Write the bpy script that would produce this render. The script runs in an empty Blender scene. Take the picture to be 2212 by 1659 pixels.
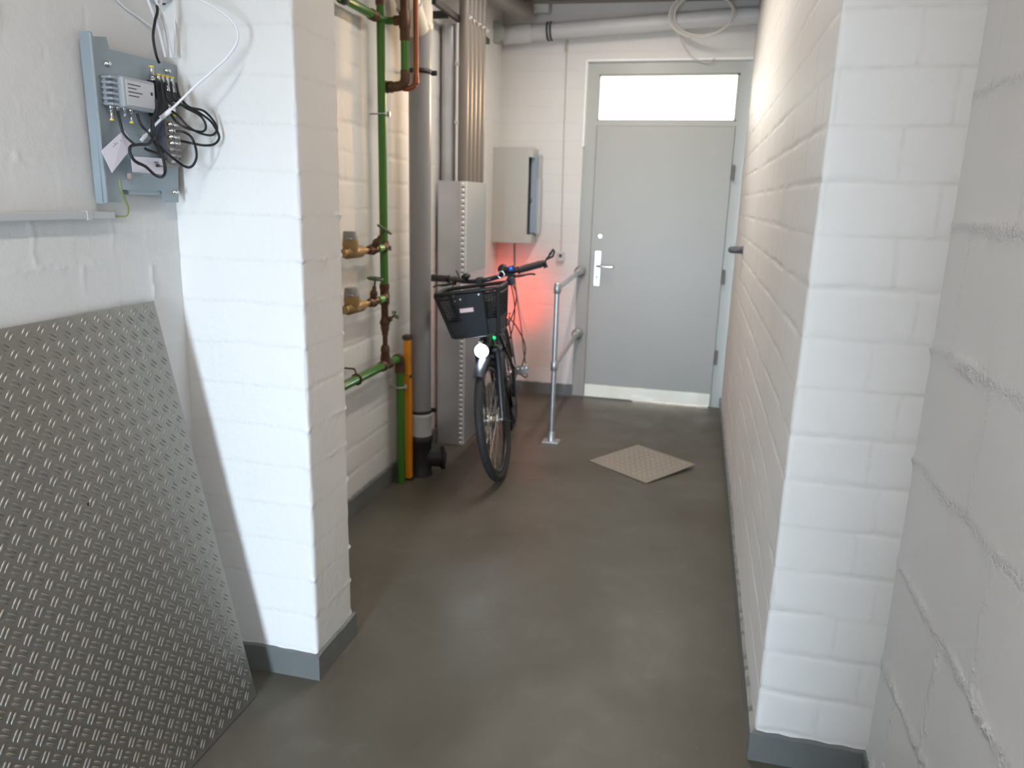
import bpy, bmesh, math, random
import numpy as np
from mathutils import Vector, Matrix, Quaternion
random.seed(7)
scene = bpy.context.scene
COL = scene.collection
# ------------------------------------------------------------------ camera
def view_axes(yaw, pitch, roll):
    f = Vector((-math.sin(yaw)*math.cos(pitch), math.cos(yaw)*math.cos(pitch), -math.sin(pitch)))
    r = Vector((math.cos(yaw), math.sin(yaw), 0)); u = r.cross(f)
    return r*math.cos(roll)+u*math.sin(roll), -r*math.sin(roll)+u*math.cos(roll), f
r_, u_, f_ = view_axes(math.radians(13.3993), math.radians(13.7847), math.radians(1.5546))
cam_d = bpy.data.cameras.new('camera'); cam = bpy.data.objects.new('camera', cam_d); COL.objects.link(cam)
cam.matrix_world = Matrix(((r_.x, u_.x, -f_.x, 0), (r_.y, u_.y, -f_.y, 0), (r_.z, u_.z, -f_.z, 1.55), (0, 0, 0, 1)))
cam_d.sensor_width = 36; cam_d.sensor_fit = 'HORIZONTAL'; cam_d.lens = 1626.6/2212*36
cam_d.clip_start = 0.02; cam_d.clip_end = 100
cam_d.dof.use_dof = True; cam_d.dof.focus_distance = 1.6; cam_d.dof.aperture_fstop = 4.2
scene.camera = cam
# ------------------------------------------------------------------ sky and daylight
W = bpy.data.worlds.new('sky'); scene.world = W; W.use_nodes = True
nt = W.node_tree; nt.nodes.clear()
tc = nt.nodes.new('ShaderNodeTexCoord'); sx = nt.nodes.new('ShaderNodeSeparateXYZ')
mr = nt.nodes.new('ShaderNodeMapRange'); mr.inputs[1].default_value = -.3; mr.inputs[2].default_value = .3
mx = nt.nodes.new('ShaderNodeMix'); mx.data_type = 'RGBA'
bg = nt.nodes.new('ShaderNodeBackground'); wo = nt.nodes.new('ShaderNodeOutputWorld')
nt.links.new(tc.outputs['Generated'], sx.inputs[0]); nt.links.new(sx.outputs['Y'], mr.inputs[0])
nt.links.new(mr.outputs[0], mx.inputs['Factor'])
# the rear sky is brighter above the horizon than below it
el = nt.nodes.new('ShaderNodeMapRange'); el.inputs[1].default_value = -.30; el.inputs[2].default_value = .30; el.inputs[3].default_value = .55; el.inputs[4].default_value = 1.25
nt.links.new(sx.outputs['Z'], el.inputs[0]); bk0 = nt.nodes.new('ShaderNodeVectorMath'); bk0.operation = 'SCALE'
REAR = 66.0; FRONT = 9.0
bk0.inputs[0].default_value = (REAR*.72, REAR*.89, REAR*1.07)
nt.links.new(el.outputs[0], bk0.inputs['Scale']); nt.links.new(bk0.outputs[0], mx.inputs['A'])
mx.inputs['B'].default_value = (FRONT*1.0, FRONT*.96, FRONT*.88, 1)
nt.links.new(mx.outputs['Result'], bg.inputs[0]); nt.links.new(bg.outputs[0], wo.inputs[0])
scene.view_settings.view_transform = 'Standard'; scene.view_settings.look = 'None'
scene.view_settings.gamma = 1; scene.view_settings.use_curve_mapping = False
scene.view_settings.exposure = 0.0
def area(name, loc, target, sx_, sy_, power=0, color=(1, 1, 1), portal=False):
    d = bpy.data.lights.new(name, 'AREA'); d.shape = 'RECTANGLE'; d.size = sx_; d.size_y = sy_; d.energy = power; d.color = color
    o = bpy.data.objects.new(name, d); COL.objects.link(o); o.location = loc
    o.rotation_euler = (Vector(target)-Vector(loc)).to_track_quat('-Z', 'Y').to_euler()
    if portal: d.cycles.is_portal = True
    return o
INNER_OPENING = (-1.35, -.25, 0.0, 1.75)       # inner opening behind the camera, sized to shape the daylight
OUTER_OPENING = (-1.05, -.45, 0.0, 1.95)       # outer opening added behind that to narrow the daylight
area('doorway_daylight', ((OUTER_OPENING[0]+OUTER_OPENING[1])/2, -2.65, 1.0), ((OUTER_OPENING[0]+OUTER_OPENING[1])/2, 0, 1.0), OUTER_OPENING[1]-OUTER_OPENING[0], 1.95, portal=True)
def fill_strip(x, y0, y1, power, color, lab):
    """unseen fill light added under the ceiling to raise the ambient level"""
    o = area('fill_light', (x, (y0+y1)/2, 2.86), (x, (y0+y1)/2, 0), .10, y1-y0, power, color); o.rotation_euler = (0, 0, 0); return o
fill_strip(-.50, -.1, 1.1, 22, (1.0, .95, .91), '')  # ambient fill added over the viewpoint, no known source there
fill_strip(-.55, 3.4, 5.2, 32, (1.0, .91, .82), '')  # second added fill, brightens the passage
area('transom_daylight', (-.315, 6.05, 2.30), (-.315, 0, 2.30), .98, .34, portal=True)
area('sunlit_facade_light', (1.75, 11.0, 3.3), (-1.2, 3.6, 1.8), .45, 3.2, power=1050, color=(1.0, .56, .25))
# ------------------------------------------------------------------ materials
MATS = {}
def mat(name, col, rough=.5, metal=0, bump=None, var=None, emit=None, spec=.5, coat=0):
    """bump=(scale, strength, distance)  var=(scale, second colour, contrast)"""
    if name in MATS: return MATS[name]
    m = bpy.data.materials.new(name); m.use_nodes = True; n = m.node_tree; p = n.nodes['Principled BSDF']
    p.inputs['Base Color'].default_value = (*col, 1); p.inputs['Roughness'].default_value = rough; p.inputs['Metallic'].default_value = metal
    p.inputs['Specular IOR Level'].default_value = spec; p.inputs['Coat Weight'].default_value = coat
    t = n.nodes.new('ShaderNodeTexCoord')
    if var:
        z = n.nodes.new('ShaderNodeTexNoise'); z.inputs['Scale'].default_value = var[0]; z.inputs['Detail'].default_value = 5
        rr = n.nodes.new('ShaderNodeMapRange'); c_ = var[2]; rr.inputs[1].default_value = .5-c_; rr.inputs[2].default_value = .5+c_
        q = n.nodes.new('ShaderNodeMix'); q.data_type = 'RGBA'; q.inputs['A'].default_value = (*col, 1); q.inputs['B'].default_value = (*var[1], 1)
        n.links.new(t.outputs['Object'], z.inputs['Vector']); n.links.new(z.outputs[0], rr.inputs[0]); n.links.new(rr.outputs[0], q.inputs['Factor'])
        n.links.new(q.outputs['Result'], p.inputs['Base Color'])
    if bump:
        z = n.nodes.new('ShaderNodeTexNoise'); z.inputs['Scale'].default_value = bump[0]; z.inputs['Detail'].default_value = 6
        b = n.nodes.new('ShaderNodeBump'); b.inputs['Strength'].default_value = bump[1]; b.inputs['Distance'].default_value = bump[2]
        n.links.new(t.outputs['Object'], z.inputs['Vector']); n.links.new(z.outputs[0], b.inputs['Height']); n.links.new(b.outputs[0], p.inputs['Normal'])
    if emit:
        p.inputs['Emission Color'].default_value = (*emit[0], 1); p.inputs['Emission Strength'].default_value = emit[1]
    MATS[name] = m; return m
PAINT = mat('white_wall_paint', (.76, .745, .72), .6, bump=(90, .25, .003), var=(1.6, (.70, .685, .655), .25))
PAINTN = mat('white_wall_paint_near', (.70, .69, .68), .5, bump=(120, .3, .002), var=(2.2, (.66, .65, .63), .25))
CEIL = mat('ceiling_concrete', (.50, .45, .40), .8, bump=(30, .3, .005), var=(2, (.36, .32, .28), .3))
BASE = mat('grey_skirting_paint', (.17, .18, .175), .32, bump=(50, .2, .003), var=(5, (.12, .125, .12), .3))
DOORP = mat('grey_door_paint', (.42, .43, .41), .38, bump=(14, .05, .01), var=(1.3, (.39, .40, .37), .3))
FRAMEP = mat('grey_frame_paint', (.43, .445, .42), .4)
def joint_colour(m, col, k, scale=25):
    n = m.node_tree; p = n.nodes['Principled BSDF']; src = p.inputs['Base Color'].links[0].from_socket
    at = n.nodes.new('ShaderNodeAttribute'); at.attribute_name = 'joint'; z = n.nodes.new('ShaderNodeTexNoise'); z.inputs['Scale'].default_value = scale; z.inputs['Detail'].default_value = 4
    t = n.nodes.new('ShaderNodeTexCoord'); n.links.new(t.outputs['Object'], z.inputs['Vector'])
    r = n.nodes.new('ShaderNodeMapRange'); r.inputs[1].default_value = .35; r.inputs[2].default_value = .65; r.inputs[3].default_value = .15; r.inputs[4].default_value = k
    n.links.new(z.outputs[0], r.inputs[0]); mu = n.nodes.new('ShaderNodeMath'); mu.operation = 'MULTIPLY'; n.links.new(at.outputs['Fac'], mu.inputs[0]); n.links.new(r.outputs[0], mu.inputs[1])
    q = n.nodes.new('ShaderNodeMix'); q.data_type = 'RGBA'; n.links.new(mu.outputs[0], q.inputs['Factor']); n.links.new(src, q.inputs['A']); q.inputs['B'].default_value = (*col, 1); n.links.new(q.outputs['Result'], p.inputs['Base Color'])
    p.inputs['Specular IOR Level'].default_value = .25
PAINTR = mat('white_wall_paint_dusty', (.76, .745, .72), .6, bump=(90, .25, .003), var=(1.6, (.70, .685, .655), .25))
joint_colour(PAINT, (.58, .565, .54), .32); joint_colour(PAINTR, (.48, .45, .41), .34); joint_colour(PAINTN, (.71, .71, .73), .5, 60)
PAINTL = mat('white_wall_paint_left', (.70, .69, .68), .5, bump=(120, .3, .002), var=(2.2, (.66, .65, .63), .25)); joint_colour(PAINTL, (.72, .72, .73), .5, 40)
def joint_roughness(m, scale, dist):
    n = m.node_tree; p = n.nodes['Principled BSDF']; src = p.inputs['Normal'].links[0].from_socket
    at = n.nodes.new('ShaderNodeAttribute'); at.attribute_name = 'joint'; t = n.nodes.new('ShaderNodeTexCoord')
    z = n.nodes.new('ShaderNodeTexNoise'); z.inputs['Scale'].default_value = scale; z.inputs['Detail'].default_value = 6; n.links.new(t.outputs['Object'], z.inputs['Vector'])
    b = n.nodes.new('ShaderNodeBump'); b.inputs['Distance'].default_value = dist; n.links.new(at.outputs['Fac'], b.inputs['Strength']); n.links.new(z.outputs[0], b.inputs['Height'])
    n.links.new(src, b.inputs['Normal']); n.links.new(b.outputs[0], p.inputs['Normal'])
joint_roughness(PAINTN, 120, .009); joint_roughness(PAINT, 60, .004)
def floor_mat():
    m = bpy.data.materials.new('grey_floor_coating'); m.use_nodes = True; n = m.node_tree; p = n.nodes['Principled BSDF']; p.inputs['Specular IOR Level'].default_value = .4
    t = n.nodes.new('ShaderNodeTexCoord')
    def noise(s, d, w=0):
        z = n.nodes.new('ShaderNodeTexNoise'); z.inputs['Scale'].default_value = s; z.inputs['Detail'].default_value = d; z.inputs['Distortion'].default_value = w
        n.links.new(t.outputs['Object'], z.inputs['Vector']); return z.outputs[0]
    def mapr(src, a, b, c, d):
        r = n.nodes.new('ShaderNodeMapRange'); r.inputs[1].default_value = a; r.inputs[2].default_value = b; r.inputs[3].default_value = c; r.inputs[4].default_value = d
        n.links.new(src, r.inputs[0]); return r.outputs[0]
    def mix(f, a, b):
        q = n.nodes.new('ShaderNodeMix'); q.data_type = 'RGBA'; n.links.new(f, q.inputs['Factor'])
        for k, v in (('A', a), ('B', b)):
            if isinstance(v, tuple): q.inputs[k].default_value = (*v, 1)
            else: n.links.new(v, q.inputs[k])
        return q.outputs['Result']
    c = mix(mapr(noise(1.1, 4, .6), .38, .62, 0, 1), (.094, .084, .063), (.118, .108, .085))
    c = mix(mapr(noise(5, 8, 1.5), .55, .78, 0, .35), c, (.165, .158, .135))
    c = mix(mapr(noise(160, 2), .74, .78, 0, .8), c, (.34, .34, .33))
    n.links.new(c, p.inputs['Base Color'])
    n.links.new(mapr(noise(2.2, 6, .8), .3, .7, .32, .52), p.inputs['Roughness'])
    b = n.nodes.new('ShaderNodeBump'); b.inputs['Strength'].default_value = .35; b.inputs['Distance'].default_value = .01
    n.links.new(noise(7, 4), b.inputs['Height']); n.links.new(b.outputs[0], p.inputs['Normal'])
    return m
FLOORM = floor_mat()
ALU = mat('tread_aluminium', (.33, .315, .28), .42, .8, bump=(60, .15, .002), var=(3, (.30, .285, .26), .3))
ALU2 = mat('floor_tread_metal', (.38, .345, .29), .5, .55, var=(6, (.33, .30, .25), .3))
SHEET = mat('aluminium_sheet', (.68, .69, .72), .34, .6, var=(4, (.50, .51, .54), .3))
PERF = mat('perforated_edge_metal', (.84, .84, .85), .35, .3)
GALV = mat('galvanised_steel', (.58, .60, .61), .38, .8, var=(30, (.45, .47, .48), .25))
GREYPVC = mat('grey_plastic_pipe', (.27, .265, .27), .33)
LGREY = mat('light_grey_pipe', (.55, .56, .57), .4)
CREAM = mat('cream_pipe', (.66, .60, .50), .4)
CASTIRON = mat('black_cast_iron', (.018, .018, .020), .55, bump=(40, .5, .004))
GREEN = mat('green_plastic_pipe', (.045, .165, .014), .3)
BRASS = mat('weathered_gunmetal_fitting', (.135, .07, .036), .5, .45, bump=(60, .5, .004), var=(30, (.075, .038, .02), .3))
COPPER = mat('copper_pipe', (.30, .105, .045), .4, .6, var=(12, (.30, .10, .045), .3))
DKGREEN = mat('dark_green_handwheel', (.045, .075, .035), .4)
ORANGE = mat('orange_plastic', (.80, .30, .01), .45, var=(8, (.70, .25, .01), .3))
BLACK = mat('black_plastic', (.008, .009, .011), .5)
BLACKR = mat('black_rubber', (.02, .02, .021), .65, bump=(80, .4, .002))
BLACKM = mat('black_painted_metal', (.014, .016, .022), .28)
MOUNT = mat('zinc_mounting_sheet', (.33, .385, .415), .42, .35, var=(10, (.28, .33, .36), .3))
CASEG = mat('grey_die_cast_box', (.42, .45, .48), .4, .4)
LABELM = mat('pale_label', (.60, .60, .62), .5)
CARD = mat('lilac_paper_card', (.72, .68, .76), .7)
INK = mat('dark_ink', (.06, .06, .08), .6)
WHITEC = mat('white_cable', (.80, .80, .82), .45)
NICKEL = mat('nickel_connector', (.72, .71, .69), .22, .95)
YELLOW = mat('yellow_ring', (.80, .58, .04), .4)
EARTH = mat('green_yellow_wire', (.20, .24, .09), .55)
CABG = mat('cabinet_grey_enamel', (.50, .51, .47), .4)
CABIN = mat('cabinet_inner_blue_grey', (.33, .38, .43), .4, .3)
SATIN = mat('satin_steel', (.80, .82, .84), .25, .9)
KICK = mat('brushed_kick_plate', (.92, .89, .76), .45, .35, bump=(9, .35, .01))
BRISTLE = mat('brown_terminal_block', (.30, .27, .26), .5, .2)
METERP = mat('grey_meter_cap', (.25, .25, .26), .5)
METERB = mat('brass_meter_body', (.33, .22, .09), .45, .4)
GREYC = mat('grey_trunking_plastic', (.50, .51, .52), .5)
BLUEC = mat('slate_bike_paint', (.03, .035, .055), .35)
LENS = mat('headlight_glow', (1, 1, 1), .2, emit=((.80, .95, 1.0), 28))
REDL = mat('rear_light_glow', (.8, .02, .02), .3, emit=((1, .04, .02), 40))
LEDG = mat('green_led', (0, .6, .2), .3, emit=((.0, 1.0, .25), 1.6))
LEDB = mat('blue_led', (0, .1, .9), .3, emit=((.0, .08, 1.0), 3))
PINK = mat('pink_white_sticker', (.85, .65, .65), .5)
REFL = mat('red_reflector', (.5, .02, .03), .2)
DARKBRN = mat('brown_grey_conduit', (.20, .175, .15), .4)
def glass_mat():
    m = bpy.data.materials.new('window_glass'); m.use_nodes = True; n = m.node_tree; n.nodes.clear()
    o = n.nodes.new('ShaderNodeOutputMaterial'); t = n.nodes.new('ShaderNodeBsdfTransparent'); g = n.nodes.new('ShaderNodeBsdfGlossy'); g.inputs['Roughness'].default_value = .03
    x = n.nodes.new('ShaderNodeMixShader'); fr = n.nodes.new('ShaderNodeFresnel'); fr.inputs[0].default_value = 1.45
    t.inputs[0].default_value = (.93, .95, .94, 1)
    n.links.new(fr.outputs[0], x.inputs[0]); n.links.new(t.outputs[0], x.inputs[1]); n.links.new(g.outputs[0], x.inputs[2]); n.links.new(x.outputs[0], o.inputs[0]); return m
GLASS = glass_mat()
# ------------------------------------------------------------------ mesh helpers
def frame_of(d):
    d = Vector(d).normalized(); a = Vector((0, 0, 1)) if abs(d.z) < .9 else Vector((1, 0, 0))
    x = d.cross(a).normalized(); return x, x.cross(d).normalized(), d
class MB:
    def __init__(s): s.v = []; s.f = []; s.smooth = []
    def add(s, vs, fs, sm=True):
        b = len(s.v); s.v += [tuple(v) for v in vs]; s.f += [tuple(i+b for i in f) for f in fs]; s.smooth += [sm]*len(fs)
    def box(s, lo, hi, M=None, bev=0):
        x0, y0, z0 = lo; x1, y1, z1 = hi
        if bev:
            b = bev; vs = []; 
            for sx_, X in ((1, x0), (-1, x1)):
                for sy_, Y in ((1, y0), (-1, y1)):
                    for sz, Z in ((1, z0), (-1, z1)):
                        vs += [(X, Y+sy_*b, Z+sz*b), (X+sx_*b, Y, Z+sz*b), (X+sx_*b, Y+sy_*b, Z)]
            bm = bmesh.new(); 
            for v in vs: bm.verts.new(v)
            bmesh.ops.convex_hull(bm, input=bm.verts[:]); bm.verts.ensure_lookup_table()
            bmesh.ops.dissolve_limit(bm, angle_limit=.02, verts=bm.verts[:], edges=bm.edges[:])
            bm.verts.index_update(); V_ = [v.co.copy() for v in bm.verts]; F_ = [[v.index for v in f.verts] for f in bm.faces]; bm.free()
            if M: V_ = [M @ v for v in V_]
            s.add(V_, F_, False); return s
        V_ = [Vector(p) for p in ((x0, y0, z0), (x1, y0, z0), (x1, y1, z0), (x0, y1, z0), (x0, y0, z1), (x1, y0, z1), (x1, y1, z1), (x0, y1, z1))]
        if M: V_ = [M @ v for v in V_]
        s.add(V_, [(0, 3, 2, 1), (4, 5, 6, 7), (0, 1, 5, 4), (1, 2, 6, 5), (2, 3, 7, 6), (3, 0, 4, 7)], False); return s
    def tube(s, pts, r, seg=14, cap=True, closed=False):
        pts = [Vector(p) for p in pts]; n = len(pts); rs = r if isinstance(r, (list, tuple)) else [r]*n
        x = None; rings = []; b = len(s.v); vs = []
        for i, p in enumerate(pts):
            if closed: d = pts[(i+1) % n]-pts[i-1]
            else: d = pts[min(i+1, n-1)]-pts[max(i-1, 0)]
            if d.length < 1e-9: d = Vector((0, 0, 1))
            d.normalize()
            if x is None: x, y, _ = frame_of(d)
            else:
                x = (x-d*x.dot(d)); x = x.normalized() if x.length > 1e-6 else frame_of(d)[0]; 
            y = d.cross(x)
            vs += [p+(x*math.cos(2*math.pi*k/seg)+y*math.sin(2*math.pi*k/seg))*rs[i] for k in range(seg)]
        fs = []
        m = n if closed else n-1
        for i in range(m):
            a = i*seg; c = ((i+1) % n)*seg
            for k in range(seg): fs.append((a+k, a+(k+1) % seg, c+(k+1) % seg, c+k))
        s.add(vs, fs, True)
        if cap and not closed:
            s.add(vs[:seg], [tuple(range(seg-1, -1, -1))], False); s.add(vs[-seg:], [tuple(range(seg))], False)
        return s
    def cyl(s, a, b, r, seg=20, r2=None): return s.tube([a, b], [r, r if r2 is None else r2], seg)
    def lathe(s, o, d, prof, seg=24):
        """prof: list of (distance along d, radius)"""
        x, y, d = frame_of(d); o = Vector(o); vs = []
        for t, r in prof: vs += [o+d*t+(x*math.cos(2*math.pi*k/seg)+y*math.sin(2*math.pi*k/seg))*r for k in range(seg)]
        fs = [(i*seg+k, i*seg+(k+1) % seg, (i+1)*seg+(k+1) % seg, (i+1)*seg+k) for i in range(len(prof)-1) for k in range(seg)]
        s.add(vs, fs, False if len(prof) < 3 else True)
        s.add(vs[:seg], [tuple(range(seg))], False); s.add(vs[-seg:], [tuple(range(seg-1, -1, -1))], False); return s
    def torus(s, o, axis, R, r, seg=40, sr=10, a0=0, a1=2*math.pi):
        x, y, d = frame_of(axis); full = abs(a1-a0-2*math.pi) < 1e-6; n = seg if full else seg+1
        pts = [Vector(o)+(x*math.cos(a0+(a1-a0)*i/seg)+y*math.sin(a0+(a1-a0)*i/seg))*R for i in range(n)]
        return s.tube(pts, r, sr, closed=full)
    def sphere(s, o, r, sc=(1, 1, 1), seg=16):
        o = Vector(o); vs = []; h = seg//2
        for i in range(1, h):
            t = math.pi*i/h
            vs += [o+Vector((math.sin(t)*math.cos(2*math.pi*k/seg)*r*sc[0], math.sin(t)*math.sin(2*math.pi*k/seg)*r*sc[1], math.cos(t)*r*sc[2])) for k in range(seg)]
        fs = [((i)*seg+k, (i+1)*seg+k, (i+1)*seg+(k+1) % seg, i*seg+(k+1) % seg) for i in range(h-2) for k in range(seg)]
        n = len(vs); vs += [o+Vector((0, 0, r*sc[2])), o-Vector((0, 0, r*sc[2]))]
        fs += [(n, k, (k+1) % seg) for k in range(seg)]+[(n+1, (h-2)*seg+(k+1) % seg, (h-2)*seg+k) for k in range(seg)]
        s.add(vs, fs, True); return s
    def prism(s, poly, h, M):
        """poly in local xy, extruded 0..h along local z, M places it"""
        n = len(poly); vs = [M @ Vector((x, y, 0)) for x, y in poly]+[M @ Vector((x, y, h)) for x, y in poly]
        s.add(vs, [tuple(range(n-1, -1, -1)), tuple(range(n, 2*n))]+[(i, (i+1) % n, n+(i+1) % n, n+i) for i in range(n)], False); return s
    def build(s, name, m, parent=None):
        me = bpy.data.meshes.new(name); me.from_pydata(s.v, [], s.f); me.polygons.foreach_set('use_smooth', s.smooth)
        me.materials.append(m); me.validate(); me.update(); bm = bmesh.new(); bm.from_mesh(me); bmesh.ops.recalc_face_normals(bm, faces=bm.faces[:]); bm.to_mesh(me); bm.free()
        o = bpy.data.objects.new(name, me); COL.objects.link(o)
        if parent is not None: o.parent = parent; o.matrix_parent_inverse = PINV.get(parent.name, Matrix())
        return o
PINV = {}
def tag(o, label=None, cat=None, group=None, kind=None):
    for k, v in (('label', label), ('category', cat), ('group', group), ('kind', kind)):
        if v: o[k] = v
    return o
def thing(name, label, cat, loc, group=None, kind=None):
    """An Empty standing at the thing's base; parts are written in world metres."""
    o = bpy.data.objects.new(name, None); COL.objects.link(o); o.location = loc; o.empty_display_size = .05
    PINV[o.name] = Matrix.Translation(-Vector(loc)); return tag(o, label, cat, group, kind)
def sub(o):
    """lets a world-space mesh o carry world-space sub-parts"""
    PINV[o.name] = Matrix(); return o
def smooth_path(pts, k=8):
    P = [Vector(p) for p in pts]; out = []
    for i in range(len(P)-1):
        a, b, c, d = P[max(i-1, 0)], P[i], P[i+1], P[min(i+2, len(P)-1)]
        for j in range(k):
            t = j/k; out.append(.5*((2*b)+(c-a)*t+(2*a-5*b+4*c-d)*t*t+(3*b-a-3*c+d)*t**3))
    return out+[P[-1]]
# ------------------------------------------------------------------ painted block walls (displaced meshes)
def vnoise(x, y, seed):
    rs = np.random.RandomState(seed); T = rs.rand(256, 256)
    xi = np.floor(x).astype(int); yi = np.floor(y).astype(int); fx = x-xi; fy = y-yi
    fx = fx*fx*(3-2*fx); fy = fy*fy*(3-2*fy)
    g = lambda a, b: T[a % 256, b % 256]
    return (g(xi, yi)*(1-fx)+g(xi+1, yi)*fx)*(1-fy)+(g(xi, yi+1)*(1-fx)+g(xi+1, yi+1)*fx)*fy
def block_wall(name, pts, side, m, label, res=.008, z0=0., z1=2.95, seed=1, smear=.5, groove=1., offs=(.0, .125), L=.25, wid=.006,
               hole=None, thick=.10, parent=None, round_=3, plain=False, lump=0., joint0=.099, flat_z=None, vert=1., amp=1., jw=.75, c=.126, horiz=1.):
    P = [np.array(p, float) for p in pts]; S = []; acc = []; tot = 0; corners = []
    for a, b in zip(P[:-1], P[1:]):
        l = np.linalg.norm(b-a); n = max(2, int(round(l/res)))
        for i in range(n): S.append(a+(b-a)*i/n); acc.append(tot+l*i/n)
        tot += l; corners.append(tot)
    S.append(P[-1]); acc.append(tot); S = np.array(S); acc = np.array(acc); corners = corners[:-1]
    T = np.gradient(S, axis=0); 
    for _ in range(round_):
        S2 = S.copy(); S2[1:-1] = .25*S[:-2]+.5*S[1:-1]+.25*S[2:]; S = S2
    T = np.gradient(S, axis=0); T /= np.linalg.norm(T, axis=1)[:, None]
    N = np.stack([T[:, 1], -T[:, 0]], 1)*side
    nz = int(round((z1-z0)/res)); Z = np.linspace(z0, z1, nz+1)
    U, V = np.meshgrid(acc, Z, indexing='ij')
    J = np.zeros_like(U)
    if plain: D = (vnoise(U*60, V*60, seed)-.5)*.0012*groove
    else:
        vv = V+.006*(vnoise(U*9, np.floor((V-joint0)/c+.5), seed)-.5)+.004*(vnoise(U*45, V*20, seed+1)-.5)
        k = np.floor((vv-joint0)/c+.5); dv = np.abs(vv-joint0-k*c); kk = np.floor((vv-joint0)/c).astype(int)
        rs = np.random.RandomState(seed+5); jit = (rs.rand(64)-.5)*.05
        off = np.where(kk % 2 == 0, offs[0], offs[1])+jit[kk % 64]
        uu = (U-off)/L+.03*(vnoise(V*40, kk*3., seed+2)-.5); q = np.floor(uu+.5); du = np.abs(uu-q)*L
        A = vnoise(U*7, k*5.3, seed+3)*2-1+(smear-.5)*2; B = vnoise(q*4.1, kk*7.7, seed+4)*2-1+(smear-.5)
        rough = .5+1.0*vnoise(U*110, V*110, seed+6)*vnoise(U*40, V*40, seed+9)*2
        wv = wid*(.7+1.1*vnoise(U*16, k*3.1, seed+11))
        gh = horiz*np.exp(-(dv/wv)**2); gv = vert*np.exp(-(du/(wid*.8))**2)*(vnoise(U*6+7, V*22, seed+15) > .3)
        f = lambda a: np.where(a > 0, a*.0042*smear*2*amp, a*.0035*groove)
        J = np.clip(horiz*np.exp(-(dv/(wid*jw))**2)+vert*.8*np.exp(-(du/(wid*jw*.8))**2), 0, 1)
        D = f(A)*gh*np.where(A > 0, rough, 1)+f(B)*gv*(1-gh)*np.where(B > 0, rough, 1)*.8-.0010*groove*gh*1.0
        D += (vnoise(q*9.3, kk*5.1, seed+7)-.5)*.0016*groove+(vnoise(U*5, V*5, seed+8)-.5)*.004*groove+(vnoise(U*70, V*70, seed+12)-.5)*.0006
        if lump:
            for cc in corners:
                dc = np.exp(-((U-cc)/.012)**2); D += lump*dc*(gh*vnoise(k*9.1+3.3, U*0+cc, seed+13)*.010-.0045*vnoise(V*22, U*0, seed+14)*dc)
    if flat_z is not None: D = np.where(V < flat_z, 0, D)
    X = S[:, 0][:, None]+N[:, 0][:, None]*D; Y = S[:, 1][:, None]+N[:, 1][:, None]*D
    nu = len(acc); co = np.stack([X, Y, V], 2).reshape(-1, 3)
    ii, jj = np.meshgrid(np.arange(nu-1), np.arange(nz), indexing='ij'); a = ii*(nz+1)+jj
    F = np.stack([a, a+nz+1, a+nz+2, a+1], 2).reshape(-1, 4)
    if hole:
        h0, h1, v0, v1 = hole; cu = (acc[:-1]+acc[1:])/2; cz = (Z[:-1]+Z[1:])/2
        keep = ~(((cu > h0) & (cu < h1))[:, None] & ((cz > v0) & (cz < v1))[None, :]); F = F[keep.reshape(-1)]
    if side > 0: pass
    else: F = F[:, ::-1]
    me = bpy.data.meshes.new(name)
    me.vertices.add(len(co)); me.vertices.foreach_set('co', co.reshape(-1).astype(np.float32))
    me.loops.add(F.size); me.loops.foreach_set('vertex_index', F.reshape(-1).astype(np.int32))
    me.polygons.add(len(F)); me.polygons.foreach_set('loop_start', np.arange(0, F.size, 4, dtype=np.int32)); me.polygons.foreach_set('loop_total', np.full(len(F), 4, np.int32))
    me.update(calc_edges=True); me.validate(); me.polygons.foreach_set('use_smooth', np.ones(len(me.polygons), bool)); me.materials.append(m)
    at_ = me.attributes.new('joint', 'FLOAT', 'POINT'); at_.data.foreach_set('value', J.reshape(-1).astype(np.float32))
    o = bpy.data.objects.new(name, me); COL.objects.link(o); tag(o, label, None, None, 'structure')
    if parent: o.parent = parent
    # solid masonry behind the face
    if thick:
        bm = bmesh.new(); bm.from_mesh(me)
        for a_, b_ in zip(P[:-1], P[1:]):
            t = (b_-a_)/np.linalg.norm(b_-a_); n_ = np.array([t[1], -t[0]])*side
            q = [a_-n_*.008, b_-n_*.008, b_-n_*thick, a_-n_*thick]
            segs = [(z0, z1)] if not hole else None
            if hole:
                l = np.linalg.norm(b_-a_); cuts = [(0, hole[0], z0, z1), (hole[0], min(hole[1], l), hole[3], z1)]+([(hole[1], l, z0, z1)] if hole[1] < l-.01 else [])
                if hole[2] > z0+.01: cuts.append((hole[0], min(hole[1], l), z0, hole[2]))
            else: cuts = [(0, np.linalg.norm(b_-a_), z0, z1)]
            for s0, s1, zz0, zz1 in cuts:
                s0 += .012; s1 -= .012; q = [a_+t*s0-n_*.008, a_+t*s1-n_*.008, a_+t*s1-n_*thick, a_+t*s0-n_*thick]
                vs = [bm.verts.new((*p, z)) for z in (zz0, zz1) for p in q]
                for f in ((0, 1, 2, 3), (4, 5, 6, 7), (0, 1, 5, 4), (1, 2, 6, 5), (2, 3, 7, 6), (3, 0, 4, 7)): bm.faces.new([vs[i] for i in f])
        bm.to_mesh(me); bm.free()
    return o
def structure(o, label, cat='structure'): return tag(o, label, None, None, 'structure')
XN, XL, XR, XM = -1.50, -1.56, .27, .57
YB = 5.92; YP = 1.975; ZC = 2.95
structure(MB().box((-1.75, -2.75, -.1), (.8, 5.99, 0)).build('floor', FLOORM), 'worn grey-brown coated concrete floor')
structure(MB().box((-.95, 5.99, -.1), (.35, 6.9, -.012)).build('trim_1', mat('outdoor_paving', (.62, .61, .58), .8), None), 'bright paving outside under the door')
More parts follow.
